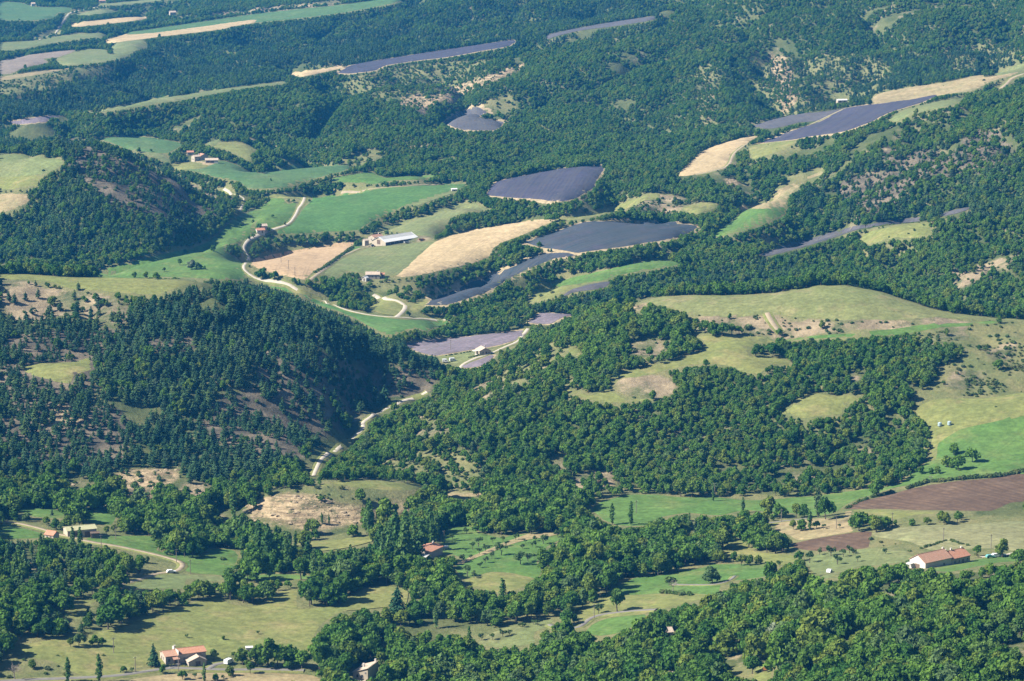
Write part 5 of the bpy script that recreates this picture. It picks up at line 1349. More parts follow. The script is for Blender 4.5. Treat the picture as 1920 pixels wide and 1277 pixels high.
def pine(r, n=330):
    H = r.uniform(8.6, 10.2)
    lobes = []
    nt = r.integers(6, 8)
    for k in range(nt):
        t = k / (nt - 1)
        z = 1.9 + (H - 2.6) * t
        rad = (2.25 * (1 - t) ** 0.75 + 0.42) * r.uniform(.8, 1.1)
        for j in range(3 if t < 0.75 else 1):
            a = r.uniform(0, 6.28)
            o = rad * (0.42 if t < 0.75 else 0)
            lobes.append((math.cos(a) * o, math.sin(a) * o, z + r.uniform(-.3, .3), rad * 0.68, 0.72))
    return merge(cards(lobes, n, 0.52, r, up=0.5, droop=0.25, stretch=(1.15, 0.6), jit=0.45, fill=0.3), cores(lobes, r, 0.6)), trunk_vf(H * 0.8, 0.20, 0, r, 0.1)

def poplar(r, n=300):
    H = r.uniform(13, 15.5)
    lobes = []
    for k in range(11):
        t = k / 10
        rad = 1.45 * math.sin(math.pi * (0.14 + 0.80 * t)) ** 0.8 + 0.12
        lobes.append((r.normal() * .28, r.normal() * .28, 1.6 + (H - 2.3) * t, rad * r.uniform(.75, 1.05), 1.25))
    return merge(cards(lobes, n, 0.46, r, up=0.2, stretch=(1.1, .75)), cores(lobes, r, 0.66)), trunk_vf(H * 0.7, 0.22, 0, r, 0.1)

def fruit(r, n=170):
    lobes = []
    for k in range(r.integers(4, 7)):
        a = r.uniform(0, 6.28); d = r.uniform(.5, 1.35)
        lobes.append((math.cos(a) * d, math.sin(a) * d, r.uniform(2.1, 3.4), r.uniform(.55, .95), r.uniform(.5, .8)))
    return cards(lobes, n, 0.27, r, fill=0.5), trunk_vf(1.75, 0.17, 4, r)

def bush(r, n=120):
    lobes = [(0, 0, .62, .95, .75)]
    for k in range(r.integers(2, 5)):
        a = r.uniform(0, 6.28); d = r.uniform(.5, 1.1)
        lobes.append((math.cos(a) * d, math.sin(a) * d, r.uniform(.35, .75), r.uniform(.5, .8), r.uniform(.45, .7)))
    return merge(cards(lobes, n, 0.28, r), cores(lobes, r, .8)), trunk_vf(0.5, 0.07, 0, r, 0.02)

def cedar(r, n=420):
    lobes = []
    for k in range(9):
        t = k / 8
        rad = 2.9 * (1 - t) ** 0.8 + 0.3
        for j in range(3):
            a = r.uniform(0, 6.28)
            lobes.append((math.cos(a) * rad * .4, math.sin(a) * rad * .4, 1.0 + 8.8 * t, rad * .65, .8))
    return merge(cards(lobes, n, 0.5, r, up=.3, droop=.5, stretch=(1.2, .55)), cores(lobes, r, .7)), trunk_vf(8, 0.28, 0, r, 0.05)

def bare_tree(r):
    m = MB()
    v, f = trunk_vf(2.0, 0.16, 5, r)
    m.add(v, f)
    tw = MB()
    for k in range(46):
        a, b = r.uniform(0, 6.28), r.uniform(.3, 1.4)
        p = Vector((math.cos(a) * r.uniform(.3, 1.2), math.sin(a) * r.uniform(.3, 1.2), r.uniform(2.1, 3.0)))
        tw.tube([tuple(p), tuple(p + Vector((math.cos(a) * b, math.sin(a) * b, r.uniform(.3, 1.0))))], [.05, .02], 3)
    return (tw.v, tw.f), (m.v, m.f)

_r = np.random.default_rng(19)
add_kind('broadleaf_tree', 'leaf_broad', 'bark', [broad(_r) for _ in range(9)])
add_kind('pine_tree', 'leaf_pine', 'bark', [pine(_r) for _ in range(6)])
add_kind('poplar_tree', 'leaf_poplar', 'bark', [poplar(_r) for _ in range(4)])
add_kind('fruit_tree', 'leaf_fruit', 'bark', [fruit(_r) for _ in range(5)])
add_kind('bush', 'leaf_bush', 'bark', [bush(_r) for _ in range(5)])
add_kind('cedar_tree', 'leaf_pine', 'bark', [cedar(_r) for _ in range(2)])
add_kind('silver_tree', 'leaf_silver', 'bark', [broad(_r)])
add_kind('lime_tree', 'leaf_lime', 'bark', [broad(_r)])
add_kind('bare_tree', 'dead_wood', 'dead_wood', [bare_tree(_r) for _ in range(2)])
HEIGHTS = {'broadleaf_tree': 7.4, 'pine_tree': 9.4, 'poplar_tree': 14.5, 'fruit_tree': 4.0, 'bush': 1.5, 'cedar_tree': 10.0, 'silver_tree': 7.4, 'lime_tree': 7.4, 'bare_tree': 3.4}

def plant(kind, p, s, rz, var, label, group, sz=None):
    """one tree as a thing: an Empty at its foot with trunk and crown under it"""
    cm, tm, _ = TREES[kind][var % len(TREES[kind])]
    e = link(kind, None, loc=p, rotz=rz)
    e.scale = (s, s, sz or s)
    tag(e, label, {'bush': 'bush'}.get(kind, 'tree'), group)
    link("crown", cm, e)
    link("trunk", tm, e)
    return e

# ---- where woods stand: every spot of land that is not open, thinned by clearings
def jitter_grid(x0, x1, y0, y1, c, r):
    nx, ny = int((x1 - x0) / c), int((y1 - y0) / c)
    a, b = np.meshgrid(np.arange(nx), np.arange(ny), indexing='ij')
    a = x0 + (a + 0.5 * (b % 2) + r.uniform(-.42, .42, a.shape)) * c
    b = y0 + (b + r.uniform(-.42, .42, b.shape)) * c
    return a.ravel(), b.ravel()
_r = np.random.default_rng(23)
bx, by = [], []
for (ya, yb, c) in ((800, 1250, 5.5), (1250, 1420, 5.0), (1420, 1800, 3.75), (1800, 2700, 3.95), (2700, 5600, 3.95)):
    xm = 0.245 * yb + 60
    a, b = jitter_grid(-xm, xm, ya, yb, c, _r)
    k = np.abs(a) < np.minimum(0.235 * b + 55, 1245)
    bx.append(a[k]); by.append(b[k])
bx, by = np.concatenate(bx), np.concatenate(by)
bz = height(bx, by)
dens = np.ones(len(bx))
shrub = np.zeros(len(bx))
# clearings and thin patches inside the woods
gap = fbm(bx, by, 60, 71, 4)
dens *= np.clip((gap - 0.27) / 0.06, 0.0, 1.0) * 0.97
in_open = np.zeros(len(bx), bool)
for k, td, sd, G in OW:
    m = in_poly_world(bx, by, G)
    clump = np.clip((fbm(bx[m], by[m], 22, 81, 3) - 0.5) * (5 if td < 0.6 else 2.2) + 1.0, 0, 2.2)
    if k == 'streak':                       # trees in rows down the slope with bare runs between
        a_, b_ = bx[m] * 0.88 - by[m] * 0.47, bx[m] * 0.47 + by[m] * 0.88
        clump = np.clip((fbm(a_ * 0.22 + 900, b_, 8.5, 83, 2) - 0.5) * 6 + 1.0, 0, 1.4)
    dens[m] = td * clump
    shrub[m] = sd
    in_open |= m
in_field = np.full(len(bx), -1)
for i, G in enumerate(FW):
    in_field[in_poly_world(bx, by, G)] = i
dens[in_field >= 0] = 0
for k, w, lb, G in RW:
    P = G[:, :2]
    bb = (bx > P[:, 0].min() - 12) & (bx < P[:, 0].max() + 12) & (by > P[:, 1].min() - 12) & (by < P[:, 1].max() + 12)
    ii = np.where(bb)[0]
    if len(ii) == 0: continue
    q = np.stack([bx[ii], by[ii]], 1)
    dmin = np.full(len(ii), 1e9)
    for a, b in zip(P[:-1], P[1:]):
        t = np.clip(((q - a) @ (b - a)) / max((b - a) @ (b - a), 1e-9), 0, 1)
        dmin = np.minimum(dmin, np.linalg.norm(q - (a + t[:, None] * (b - a)), axis=1))
    dens[ii[dmin < w * 0.5 + (5.5 if 'gorge' in lb else 2.6)]] = 0
    shrub[ii[dmin < w * 0.5 + 1.2]] = 0
bu, bv = project(bx, by, bz)

PINE_ZONES = [(0.93, [(0,560),(240,600),(390,515),(480,530),(640,585),(830,690),(780,740),(640,800),(580,850),(480,900),(330,915),(200,900),(0,900)]),
              (0.55, [(0,240),(100,255),(260,295),(440,365),(440,400),(300,470),(0,500)]),
              (0.70, [(260,90),(480,60),(700,20),(960,0),(960,80),(640,135),(330,190),(140,215),(0,230),(0,180),(200,130)]),
              (0.45, [(640,10),(1250,-10),(1250,70),(900,100)]),
              (0.50, [(1330,130),(1640,110),(1900,90),(1900,170),(1600,200),(1400,230)]),
              (0.40, [(1480,320),(1920,250),(1920,420),(1500,420)]),
              (0.45, [(1000,560),(1200,540),(1500,480),(1500,530),(1200,560),(1000,610)]),
              (0.60, [(0,1010),(150,1040),(220,1100),(60,1120),(0,1120)]),
              (0.35, [(180,1120),(340,1090),(350,1130),(200,1180),(40,1215)])]
pz = np.zeros(len(bx))
for f, poly in PINE_ZONES:
    pz[poly_mask(bu, bv, poly)] = f
stand = fbm(bx, by, 70, 91, 3)
dens = np.where((pz > 0.5) & ~in_open & (in_field < 0) & (dens > 0), np.maximum(dens, 0.82), dens)
is_pine = _r.random(len(bx)) < np.clip(pz + (stand - 0.5) * 1.4 * (pz > 0), 0, 0.97)
POPLAR_ZONES = [[(430,960),(700,975),(820,1010),(830,1090),(560,1100),(430,1040)], [(0,1030),(160,1020),(230,1080),(180,1110),(0,1100)], [(1280,960),(1480,975),(1440,1020),(1280,1010)]]
is_pop = np.zeros(len(bx), bool)
for poly in POPLAR_ZONES:
    is_pop |= poly_mask(bu, bv, poly) & (_r.random(len(bx)) < 0.22)
sc = np.exp(_r.normal(-0.01, 0.20, len(bx))).clip(.55, 1.5)
sc *= 0.82 + 0.42 * fbm(bx, by, 90, 101, 2)
valley = bv > 930
sc = np.where(valley & ~is_pine, sc * 1.08, np.where(by < 1800, sc * 0.74, np.where(by < 2700, sc * 0.70, sc * 0.62)))
sc = np.where(in_open, sc * _r.uniform(.45, .95, len(bx)), sc)
kind = np.where(is_pop, 2, np.where(is_pine, 1, 0))
hgt = np.array([7.4, 9.4, 14.5])[kind] * sc
# a crown may not stand in the sight line to open ground that the photograph shows clear
want = _r.random(len(bx)) < dens
ok = np.zeros(len(bx), bool)
luck = _r.random(len(bx))
full = sc.copy()
for shrink in (1.0, 0.8, 0.62, 0.46):
    try_ = want & ~ok
    s_ = full * shrink
    h_ = np.array([7.4, 9.4, 14.5])[kind] * s_
    crad = np.array([3.9, 2.0, 1.4])[kind] * s_
    need = np.ones(len(bx))
    for frac, side in ((0.35, 0), (0.5, -1.), (0.5, 1.), (0.75, -.8), (0.75, .8), (0.85, 0), (1.0, 0)):
        tu, tv = project(bx + crad * side, by, bz + h_ * frac)
        iu, iv = np.rint((tu - 1) / 2).astype(int), np.rint((tv - 1) / 2).astype(int)
        ii = np.where((iu >= 0) & (iu < 960) & (iv >= 0) & (iv < 640) & try_)[0]
        al = ALLOW[iv[ii], iu[ii]]
        ii, al = ii[al < 1], al[al < 1]
        front = land_distance(bx[ii], by[ii], bz[ii] + h_[ii] * frac) > np.hypot(bx[ii], by[ii]) - 6
        need[ii[front]] = np.minimum(need[ii[front]], al[front])
    p_ = np.clip((need + np.where(need <= 0, 0.003, 0.02)) / np.maximum(np.minimum(dens, 1), 0.03), 0, 1)
    good = try_ & (luck < p_)
    sc[good] = s_[good]
    ok |= good
hgt = np.array([7.4, 9.4, 14.5])[kind] * sc
# ------------------------------------------------------------------ single trees that stand apart in the photograph: (u, v of the foot, height in picture points, label)
SOLO = {
 'broadleaf_tree': [
  (1157,1148,46,"broad lone oak beside the bend of the grey lane"),
  (1335,1094,35,"round dark tree on the green terrace near the earth bank"),
  (1833,1043,22,"small dark round tree at the end of the long farmhouse"),
  (1879,1045,36,"tall dark domed tree right of the long farmhouse"),
  (1904,1052,20,"low grey green tree by the white drive"),
  (1022,1076,48,"large open crowned tree on the right edge of the orchard meadow"),
  (1874,606,14,"small lone round tree at the end of the green ribbon"),
  (1461,630,15,"small round tree below the twin rut track"),
  (1417,669,25,"rounded oak left of its twin on the dry winding clearing"),
  (1449,669,28,"larger twin oak at the wood edge by the dry winding clearing"),
  (1548,974,42,"dense dark tree beside the tall thin poplar at the straw clearing"),
  (1610,996,38,"broad grey green tree between the two ploughed fields"),
  (1643,999,33,"bushy bright tree at the corner of the barley field"),
  (1788,852,22,"upper tree of the four tree clump in the right green meadow"),
  (1797,882,30,"lowest and largest tree of the four tree clump"),
  (1776,877,24,"left tree of the four tree clump in the right green meadow"),
  (1823,867,28,"right tree of the four tree clump in the right green meadow"),
  (1727,889,17,"slim tree of the small row below the four tree clump"),
  (1746,889,13,"middle tree of the small row below the four tree clump"),
  (1757,889,16,"tallest tree of the small row below the four tree clump"),
  (1707,893,11,"smallest tree at the wood end of the small row"),
  (298,1033,22,"small oak at the end of the clump on the green terrace"),
  (320,1040,26,"dense oak in the clump on the green terrace"),(346,1045,30,"tall oak in the middle of the green terrace clump"),
  (362,1046,33,"largest oak of the green terrace clump"),(377,1046,25,"outer oak of the green terrace clump casting a shadow on grass"),
  (143,980,40,"big dark tree above the half hidden barn"),(156,980,38,"twin of the big dark tree above the half hidden barn"),
  (27,976,20,"round tree in the strip meadow beside the paddock"),(50,978,18,"low round tree between the strip meadow and the paddock"),(88,985,17,"wide bushy tree above the small red roof"),
  (401,1238,22,"round dark tree at the gable of the tiled farmhouse"),
  (231,1262,14,"small tree on the verge left of the tiled farmhouse"),
  (305,1263,18,"roadside tree in front of the tiled farmhouse door"),(342,1275,19,"dark roadside tree below the tiled farmhouse"),(431,1268,21,"round tree below the drive near the white van"),
  (469,1263,23,"leafy tree on the straw ground by the drive"),(404,1277,15,"small tree below the drive beside the pale poplar"),
  (438,1232,11,"spreading small tree on the pasture near the white van"),
  (455,1247,34,"bright green tree at the end of the farmhouse grove"),(482,1249,44,"dark tree of the farmhouse grove in front of the white mobile home"),
  (502,1252,56,"tallest dark tree of the farmhouse grove"),(521,1252,46,"dense tree hiding half of the white mobile home"),(544,1252,44,"tree of the farmhouse grove right of the white mobile home"),
  (566,1254,38,"low tree of the farmhouse grove by the drive"),(600,1258,60,"tall tree at the far end of the farmhouse grove"),(612,1277,42,"round bright tree below the farmhouse grove"),(645,1275,44,"leafy yellowish tree left of the house with arched windows"),
  (133,1214,19,"small tree left of the trio on the dry pasture"),(148,1213,27,"taller thin tree of the trio on the dry pasture"),(178,1212,22,"bushy tree of the trio on the dry pasture"),(192,1213,19,"bushy companion tree on the dry pasture"),
  (419,1200,9,"tiny lone round tree in the large dry pasture"),
  (337,498,13,"small tree at the edge of the willow group in the valley meadow"),(372,506,15,"leafy tree of the willow group in the valley meadow"),(383,506,8,"low shrubby tree of the willow group in the valley meadow"),
  (308,510,9,"lone small tree below the willow group"),(253,522,13,"round tree at the foot of the valley meadow"),(273,523,14,"second round tree at the foot of the valley meadow"),(293,524,14,"third round tree at the foot of the valley meadow"),
  (400,472,13,"lone dark tree in the valley meadow"),(347,475,8,"small tree in the upper valley meadow"),
  (451,424,6,"tiny cone shaped tree left of its neighbour above the red farm"),(474,418,7,"tiny round tree above the red farm"),(511,408,6,"tiny tree highest in the winding meadow"),(534,422,7,"tiny dark tree beside the white lane"),
  (487,431,12,"dark tree sheltering the small red farm"),(504,436,10,"tree on the sunny side of the small red farm"),(466,449,8,"slim tree by the lane below the red farm"),(475,446,8,"second slim tree by the lane below the red farm"),
  (492,523,22,"large round tree at the corner of the sandy wheat"),(481,519,10,"small round tree beside the road corner"),(514,526,18,"round tree standing against the sandy wheat"),(552,532,12,"bushy tree at the tip of the sandy wheat"),
  (283,285,6,"tiny lone tree in the meadow above the hamlet"),(508,340,6,"tiny bare looking tree in the wide hamlet meadow"),
  (773,388,4,"tiny tree inside the pale hay wedge"),(1130,300,3,"tiny tree above the violet lavender"),
  (1305,622,20,"oak of the loose row on the dry slope, nearest the wood"),(1322,624,25,"tall oak of the loose row on the dry slope"),(1338,630,28,"largest oak of the loose row on the dry slope"),(1354,631,28,"rounded oak of the loose row on the dry slope"),(1372,628,22,"lower oak of the loose row on the dry slope"),(1386,627,17,"end oak of the loose row on the dry slope"),
  (1375,1053,20,"dark thicket tree on the dry bank"),(1390,1061,22,"wide thicket tree on the dry bank"),(1406,1061,22,"middle thicket tree on the dry bank"),(1421,1058,18,"small end tree of the thicket on the dry bank"),
  (1487,994,20,"bright bushy tree in the straw clearing"),(1503,995,24,"dark bushy tree in the straw clearing"),(1530,992,16,"low bush like tree at the end of the straw clearing clump"),
  (1493,971,28,"light green tree behind the grey lane and poles"),(1508,971,27,"second light green tree behind the grey lane and poles"),
  (1443,970,42,"tall pale tree left of the pole by the lane"),(1462,972,30,"dark tree behind the pole by the lane"),
 ],
 'poplar_tree': [
  (1183,985,46,"thin dark poplar alone on the long green meadow"),(1148,984,44,"thin poplar beside the leafy trees on the long green meadow"),(1393,962,33,"dark cone shaped poplar on the long green meadow"),(1534,970,62,"tallest thin poplar behind the straw clearing"),(1518,995,42,"thin poplar inside the straw clearing clump"),
  (127,1279,50,"narrow dark poplar left of the drive"),(187,1279,58,"tall narrow poplar right of its neighbour by the drive"),(383,1279,38,"pale slender poplar below the tiled farmhouse"),(942,1136,58,"tall slender poplar rising from the wood below the orchard"),
  (692,975,36,"dark slender poplar against the quarried bank"),(657,1066,50,"slender poplar in the riverside trees left of the red roof"),(728,975,22,"small slender poplar by the quarried bank"),(604,983,24,"slender poplar in front of the quarried rock"),(617,984,20,"second slender poplar in front of the quarried rock"),
  (818,1178,50,"broad poplar in the lower wood"),(880,1225,52,"broad poplar beside the rough sunlit orchard"),(136,1026,42,"leafy poplar hiding the left half of the old barn"),(150,1030,46,"tall leafy poplar in front of the old barn"),(1337,940,26,"thin poplar beside the distant pole on the long meadow"),
 ],
 'fruit_tree': [(999,1027,15,0),(1019,1020,20,0),(1046,1008,16,0),(979,1030,11,0),(940,1042,24,0),(976,1059,28,0),(990,1053,18,0),(1003,1049,11,0),(922,1049,14,0),(910,1056,14,0),(900,1065,13,0),(868,1054,15,0),(882,1048,9,0),(889,1084,15,0),(876,1081,22,0),(967,1013,15,0),(1004,1015,11,0),(949,1025,11,0),(943,1017,12,0),(924,1019,13,0),(911,1035,16,0),(899,1040,13,0),(886,1031,15,0),(874,1036,9,0),(897,1026,20,0),(875,1001,13,0),(985,1019,8,0),(848,1012,12,0),
  (903,1201,14,1),(943,1195,18,1),(923,1201,14,1),(983,1177,12,1),(975,1176,9,1),(1008,1174,12,1),(1000,1172,11,1),(955,1192,12,1),
  (1558,1043,21,2),(1581,1045,16,2),(1593,1038,16,2),(1570,1059,20,2),(1608,1054,13,2),(1537,1041,15,2),(1518,1056,22,2),(1600,1040,13,2),(1660,1040,12,2),
  (1462,1064,14,"lone fruit tree on the dry bank above the small terrace"),(1437,1059,7,"tiny bare fruit tree on the dry bank"),(1574,991,9,"tiny fruit tree beside the pole in the straw clearing"),(1544,993,11,"small pale fruit tree at the end of the straw clearing clump"),
  (1122,1151,20,"slim young tree left of the broad lone oak"),(350,1196,8,"small pale bush tree on the large dry pasture"),(484,1190,8,"thin young tree high on the large dry pasture"),(419,1274,9,"tiny round fruit tree below the drive"),(366,1273,12,"scrubby fruit tree beside the pale poplar"),(248,1260,10,"second small tree on the verge by the pole")],
 'cedar_tree': [(288,1250,42,"dark cedar at the corner of the tiled farmhouse"),(745,1160,62,"dark cone shaped cedar in the lower wood edge"),(98,967,12,"small dark cone tree in the strip meadow")],
 'silver_tree': [(1454,1216,50,"silvery grey leaved tree in the lower wood"),(360,506,20,"pale olive willow in the valley meadow")],
 'lime_tree': [(1477,1208,55,"yellow green topped tree beside the silvery tree")],
 'bare_tree': [(1261,1110,20,"bare branched tree on the rim of the green terrace"),(28,1275,26,"grey dead tree in the corner by the drive"),(1745,901,8,"small bare tree in the hedge above the ploughed field")],
 'pine_tree': [(147,545,17,3),(140,563,20,3),(183,577,25,3),(201,569,10,3),(143,590,24,3),(92,570,15,3),(72,560,19,3),(48,564,18,3),(113,584,22,3),(90,593,20,3),(28,570,22,3),(17,567,20,3),(210,603,22,3),(67,537,12,3),(232,600,16,3),(60,590,18,3)],
 'bush': [(1255,1113,7,"low bush under the bare branched tree"),(1270,1115,6,"dark bush at the rim of the green terrace"),(1282,1116,7,"wide bush at the rim of the green terrace"),(1405,616,8,"dark bush beside the twin rut track"),(417,1050,6,"round bush right of the oak clump on the green terrace"),(1133,1120,6,"bush beside the green terrace edge"),(1255,1092,11,"dark bush touching the bare branched tree"),
          (1735,640,7,"bush near the green ribbon end"),(1050,990,4,"bush at the wood end of the orchard")],
}
GROUPS = {0: ("small fruit tree in the scattered orchard meadow", "fruit trees of the orchard meadow"), 1: ("stunted fruit tree in the rough sunlit orchard", "fruit trees of the rough orchard"),
          2: ("leafy orchard tree casting a shadow beside the long farmhouse", "orchard trees by the long farmhouse"), 3: ("small dark pine on the bare slope under the dry crest meadow", "scattered pines on the bare slope")}
count = {k: 0 for k in HEIGHTS}
_r = np.random.default_rng(29)
for k, rows in SOLO.items():
    lim = LH if k == 'pine_tree' else None
    for (u, v, hp, lb) in rows:
        p = hit1(u, v, LH if (k == 'pine_tree') else None)
        D = math.hypot(p.x, p.y)
        want = hp * D / F_PX / math.cos(R(9)) * 1.02
        s = want / HEIGHTS[k]
        gl = GROUPS.get(lb) if isinstance(lb, int) else (lb, None)
        sz = s
        if k == 'broadleaf_tree' and s > 1.35: s, sz = s * 0.95, s * 1.03
        if k == 'bush': s = s * 1.2
        plant(k, p, s, _r.uniform(0, 6.28), int(_r.integers(0, 9)), gl[0], gl[1], sz)
        count[k] += 1
        CLEAR.append((p.x, p.y, 2.2 * s + 1.2))

for (x, y, rad) in CLEAR:
    ok &= ((bx - x) ** 2 + (by - y) ** 2) > rad * rad

# ---- the trees that show largest become single objects, the rest of each kind one mass
STANDS = [  # tested in order on the foot's place in the photograph: what stands near
 (lambda u, v: (u > 1230) & (v > 1060) & (v > 1290 - 0.13 * u) & (v < 1112) & (u > 1560), "leafy oak at the upper edge of the dark wood just below the long farmhouse", "oaks at the edge below the long farmhouse"),
 (lambda u, v: (u > 1380) & (u < 1540) & (v > 1150), "leafy oak around the sunlit clearing and the silvery tree in the lower wood", "oaks around the sunlit clearing"),
 (lambda u, v: (u > 1230) & (u < 1420) & (v > 1130), "leafy oak around the half buried roofs in the lower wood", "oaks around the buried roofs"),
 (lambda u, v: (u > 1230) & (v > 1060) & (v > 1290 - 0.13 * u) & (v > 1205), "leafy oak along the very bottom of the wood below the long farmhouse", "oaks along the bottom of the lower wood"),
 (lambda u, v: (u > 1230) & (v > 1060) & (v > 1290 - 0.13 * u), "leafy oak in the heart of the dense dark wood below the long farmhouse", "oaks of the wood below the long farmhouse"),
 (lambda u, v: (u > 930) & (v > 1135), "leafy tree between the rough sunlit orchard and the grey lane bend", "trees by the rough orchard and the lane bend"),
 (lambda u, v: (u > 560) & (u < 760) & (v > 1135), "leafy tree around the house with arched windows", "trees around the house with arched windows"),
 (lambda u, v: (u > 560) & (v > 1135), "leafy tree in the dark wood left of the rough sunlit orchard", "trees left of the rough orchard"),
 (lambda u, v: (u <= 560) & (v > 1180), "leafy tree scattered below the large dry pasture", "trees below the large dry pasture"),
 (lambda u, v: (u <= 330) & (v > 1040), "leafy tree in the dark grove left of the large dry pasture", "trees of the grove left of the dry pasture"),
 (lambda u, v: (u <= 720) & (v > 1040), "leafy tree in the tree line above the large dry pasture", "trees of the line above the dry pasture"),
 (lambda u, v: (u > 720) & (v > 1040), "leafy tree in the wood belt around the orchard meadow", "trees of the belt around the orchard meadow"),
 (lambda u, v: (v > 930) & (u < 720), "leafy riverside tree below the quarried knoll", "riverside trees below the knoll"),
 (lambda u, v: (v > 930), "leafy tree in the wood at the foot of the right hill", "trees at the foot of the right hill"),
 (lambda u, v: (u < 300) & (v > 500) & (v < 660), "tree on the thinly wooded top of the left hill by its bare slope", "trees by the bare top of the left hill"),
 (lambda u, v: (u < 300) & (v > 500), "tree among the small earth scars low on the left hill", "trees among the scars of the left hill"),
 (lambda u, v: (u < 830) & (v > 800), "tree at the foot of the left hill by the gorge", "trees at the foot of the left hill"),
 (lambda u, v: (u < 830) & (v > 500), "tree in the dark wood on the left hill", "trees of the left hill wood"),
 (lambda u, v: (v > 540), "tree in the oak wood covering the right hill", "trees of the right hill wood"),
 (lambda u, v: v > -1e9, "tree in the woods beyond the two front hills", "trees beyond the front hills")]
KN = ['broadleaf_tree', 'pine_tree', 'poplar_tree']
MAXN = 298
cu, cv = project(bx, by, bz + hgt * 0.7)
inframe = (cu > 6) & (cu < 1914) & (cv > 4) & (cv < 1262)
vis = seen(bx, by, bz + hgt * 0.5) & inframe
dist = np.hypot(bx, by)
rotz = _r.uniform(0, 6.28, len(bx)); varr = _r.integers(0, 9000, len(bx))
single = np.zeros(len(bx), bool)
for ki, kn in enumerate(KN):
    ii = np.where(ok & (kind == ki) & vis)[0]
    ii = ii[np.argsort((dist / hgt)[ii])][:MAXN - count[kn]]
    single[ii] = True
    for i in ii:
        u, v = bu[i], bv[i]
        for test, lb, gp in STANDS:
            if test(u, v): break
        if kn == 'pine_tree':
            lb = lb.replace('leafy oak', 'dark pine').replace('leafy riverside tree', 'dark riverside pine').replace('leafy tree', 'dark pine'); lb = lb if 'pine' in lb else lb.replace('tree', 'pine', 1); gp = 'pines: ' + gp
            lb = lb.replace('oak wood', 'mixed wood')
        if kn == 'poplar_tree':
            lb = lb.replace('leafy oak', 'narrow poplar').replace('leafy riverside tree', 'narrow riverside poplar').replace('leafy tree', 'narrow poplar'); lb = lb if 'poplar' in lb else lb.replace('tree', 'poplar', 1); gp = 'poplars: ' + gp
        s = float(sc[i])
        plant(kn, (bx[i], by[i], bz[i] - 0.1), s, float(rotz[i]), int(varr[i]), lb, gp, s * float(_r.uniform(.92, 1.12)))

# ---- bushes on open slopes and field edges
sx_, sy_ = [], []
for (ya, yb, c) in ((800, 1800, 2.6), (1800, 3600, 4.2)):
    xm = 0.2 * yb
    a, b = jitter_grid(-xm, xm, ya, yb, c, _r)
    k = np.abs(a) < 0.185 * b
    sx_.append(a[k]); sy_.append(b[k])
sx_, sy_ = np.concatenate(sx_), np.concatenate(sy_)
pr = np.zeros(len(sx_))
area = np.where(sy_ < 1800, 2.6 ** 2, 4.2 ** 2) / 100.0
for k, td, sd, G in OW:
    m = in_poly_world(sx_, sy_, G)
    pr[m] = sd * area[m] * 2.1 * np.clip((fbm(sx_[m], sy_[m], 18, 111, 3) - 0.40) * 7, 0.1, 2.5)
EDGE = {'dry': 0.10, 'tan': 0.05, 'lt': 0.012, 'green': 0.008}
for f, G in zip(FIELDS, FW):
    m = in_poly_world(sx_, sy_, G)
    e = EDGE.get(f[0], 0)
    if 'bushes' in f[2]: e = 0.9
    if 'crest' in f[2] or 'crest' in f[2]: e = 0.02
    pr[m] = e * area[m] * np.clip((fbm(sx_[m], sy_[m], 30, 121, 3) - 0.5) * 9, 0, 3)
for k, w, lb, G in RW:
    P = G[:, :2]
    for a, b in zip(P[:-1], P[1:]):
        bb = (np.abs(sx_ - (a[0] + b[0]) / 2) < 25) & (np.abs(sy_ - (a[1] + b[1]) / 2) < 25)
        ii = np.where(bb)[0]
        if len(ii) == 0: continue
        q = np.stack([sx_[ii], sy_[ii]], 1)
        t = np.clip(((q - a) @ (b - a)) / max((b - a) @ (b - a), 1e-9), 0, 1)
        dm = np.linalg.norm(q - (a + t[:, None] * (b - a)), axis=1)
        pr[ii[dm < w * .5 + 1.5]] = 0
sok = _r.random(len(sx_)) < pr
# hedges: (outline of the line in the photograph, spacing m, size)
HEDGES = [([(1700,917),(1720,911),(1740,905),(1765,903),(1790,900),(1830,897),(1880,893),(1920,884)], 1.2, 1.25), ([(836,668),(860,664),(884,660)], 1.4, 0.6), ([(878,672),(900,666),(921,660)], 1.4, 0.6),
          ([(1728,1029),(1755,1021),(1780,1014),(1800,1020),(1818,1025)], 1.2, 0.7), ([(1592,953),(1610,942),(1640,932),(1680,922)], 2.2, 0.9), ([(590,512),(612,500),(640,480),(662,465)], 3.0, 1.2), ([(1240,1112),(1262,1114),(1296,1117)], 2.0, 1.0)]
hx, hy, hs = [], [], []
for line, sp, ss in HEDGES:
    G = to_ground(line, None, 4, False)
    for a, b in zip(G[:-1], G[1:]):
        L = np.linalg.norm((b - a)[:2])
        n = max(1, int(L / sp))
        for j in range(n):
            p = a + (b - a) * (j + _r.random() * .6) / n
            hx.append(p[0] + _r.normal() * .3); hy.append(p[1] + _r.normal() * .3); hs.append(ss * _r.uniform(.8, 1.25))
SX = np.r_[sx_[sok], hx]; SY = np.r_[sy_[sok], hy]
SS = np.r_[_r.uniform(.35, 1.05, sok.sum()) * (0.7 + 0.6 * _r.random(sok.sum())), hs]
SH = np.r_[np.zeros(sok.sum(), bool), np.ones(len(hx), bool)]
SZ = height(SX, SY)
su, sv = project(SX, SY, SZ)
svis = seen(SX, SY, SZ + 0.7) & (su > 4) & (su < 1916) & (sv > 4) & (sv < 1270)
srot = _r.uniform(0, 6.28, len(SX)); svar = _r.integers(0, 9000, len(SX))
ii = np.where(svis)[0]
ii = ii[np.argsort((np.hypot(SX, SY) / SS)[ii])][:MAXN - count['bush']]
ssingle = np.zeros(len(SX), bool); ssingle[ii] = True
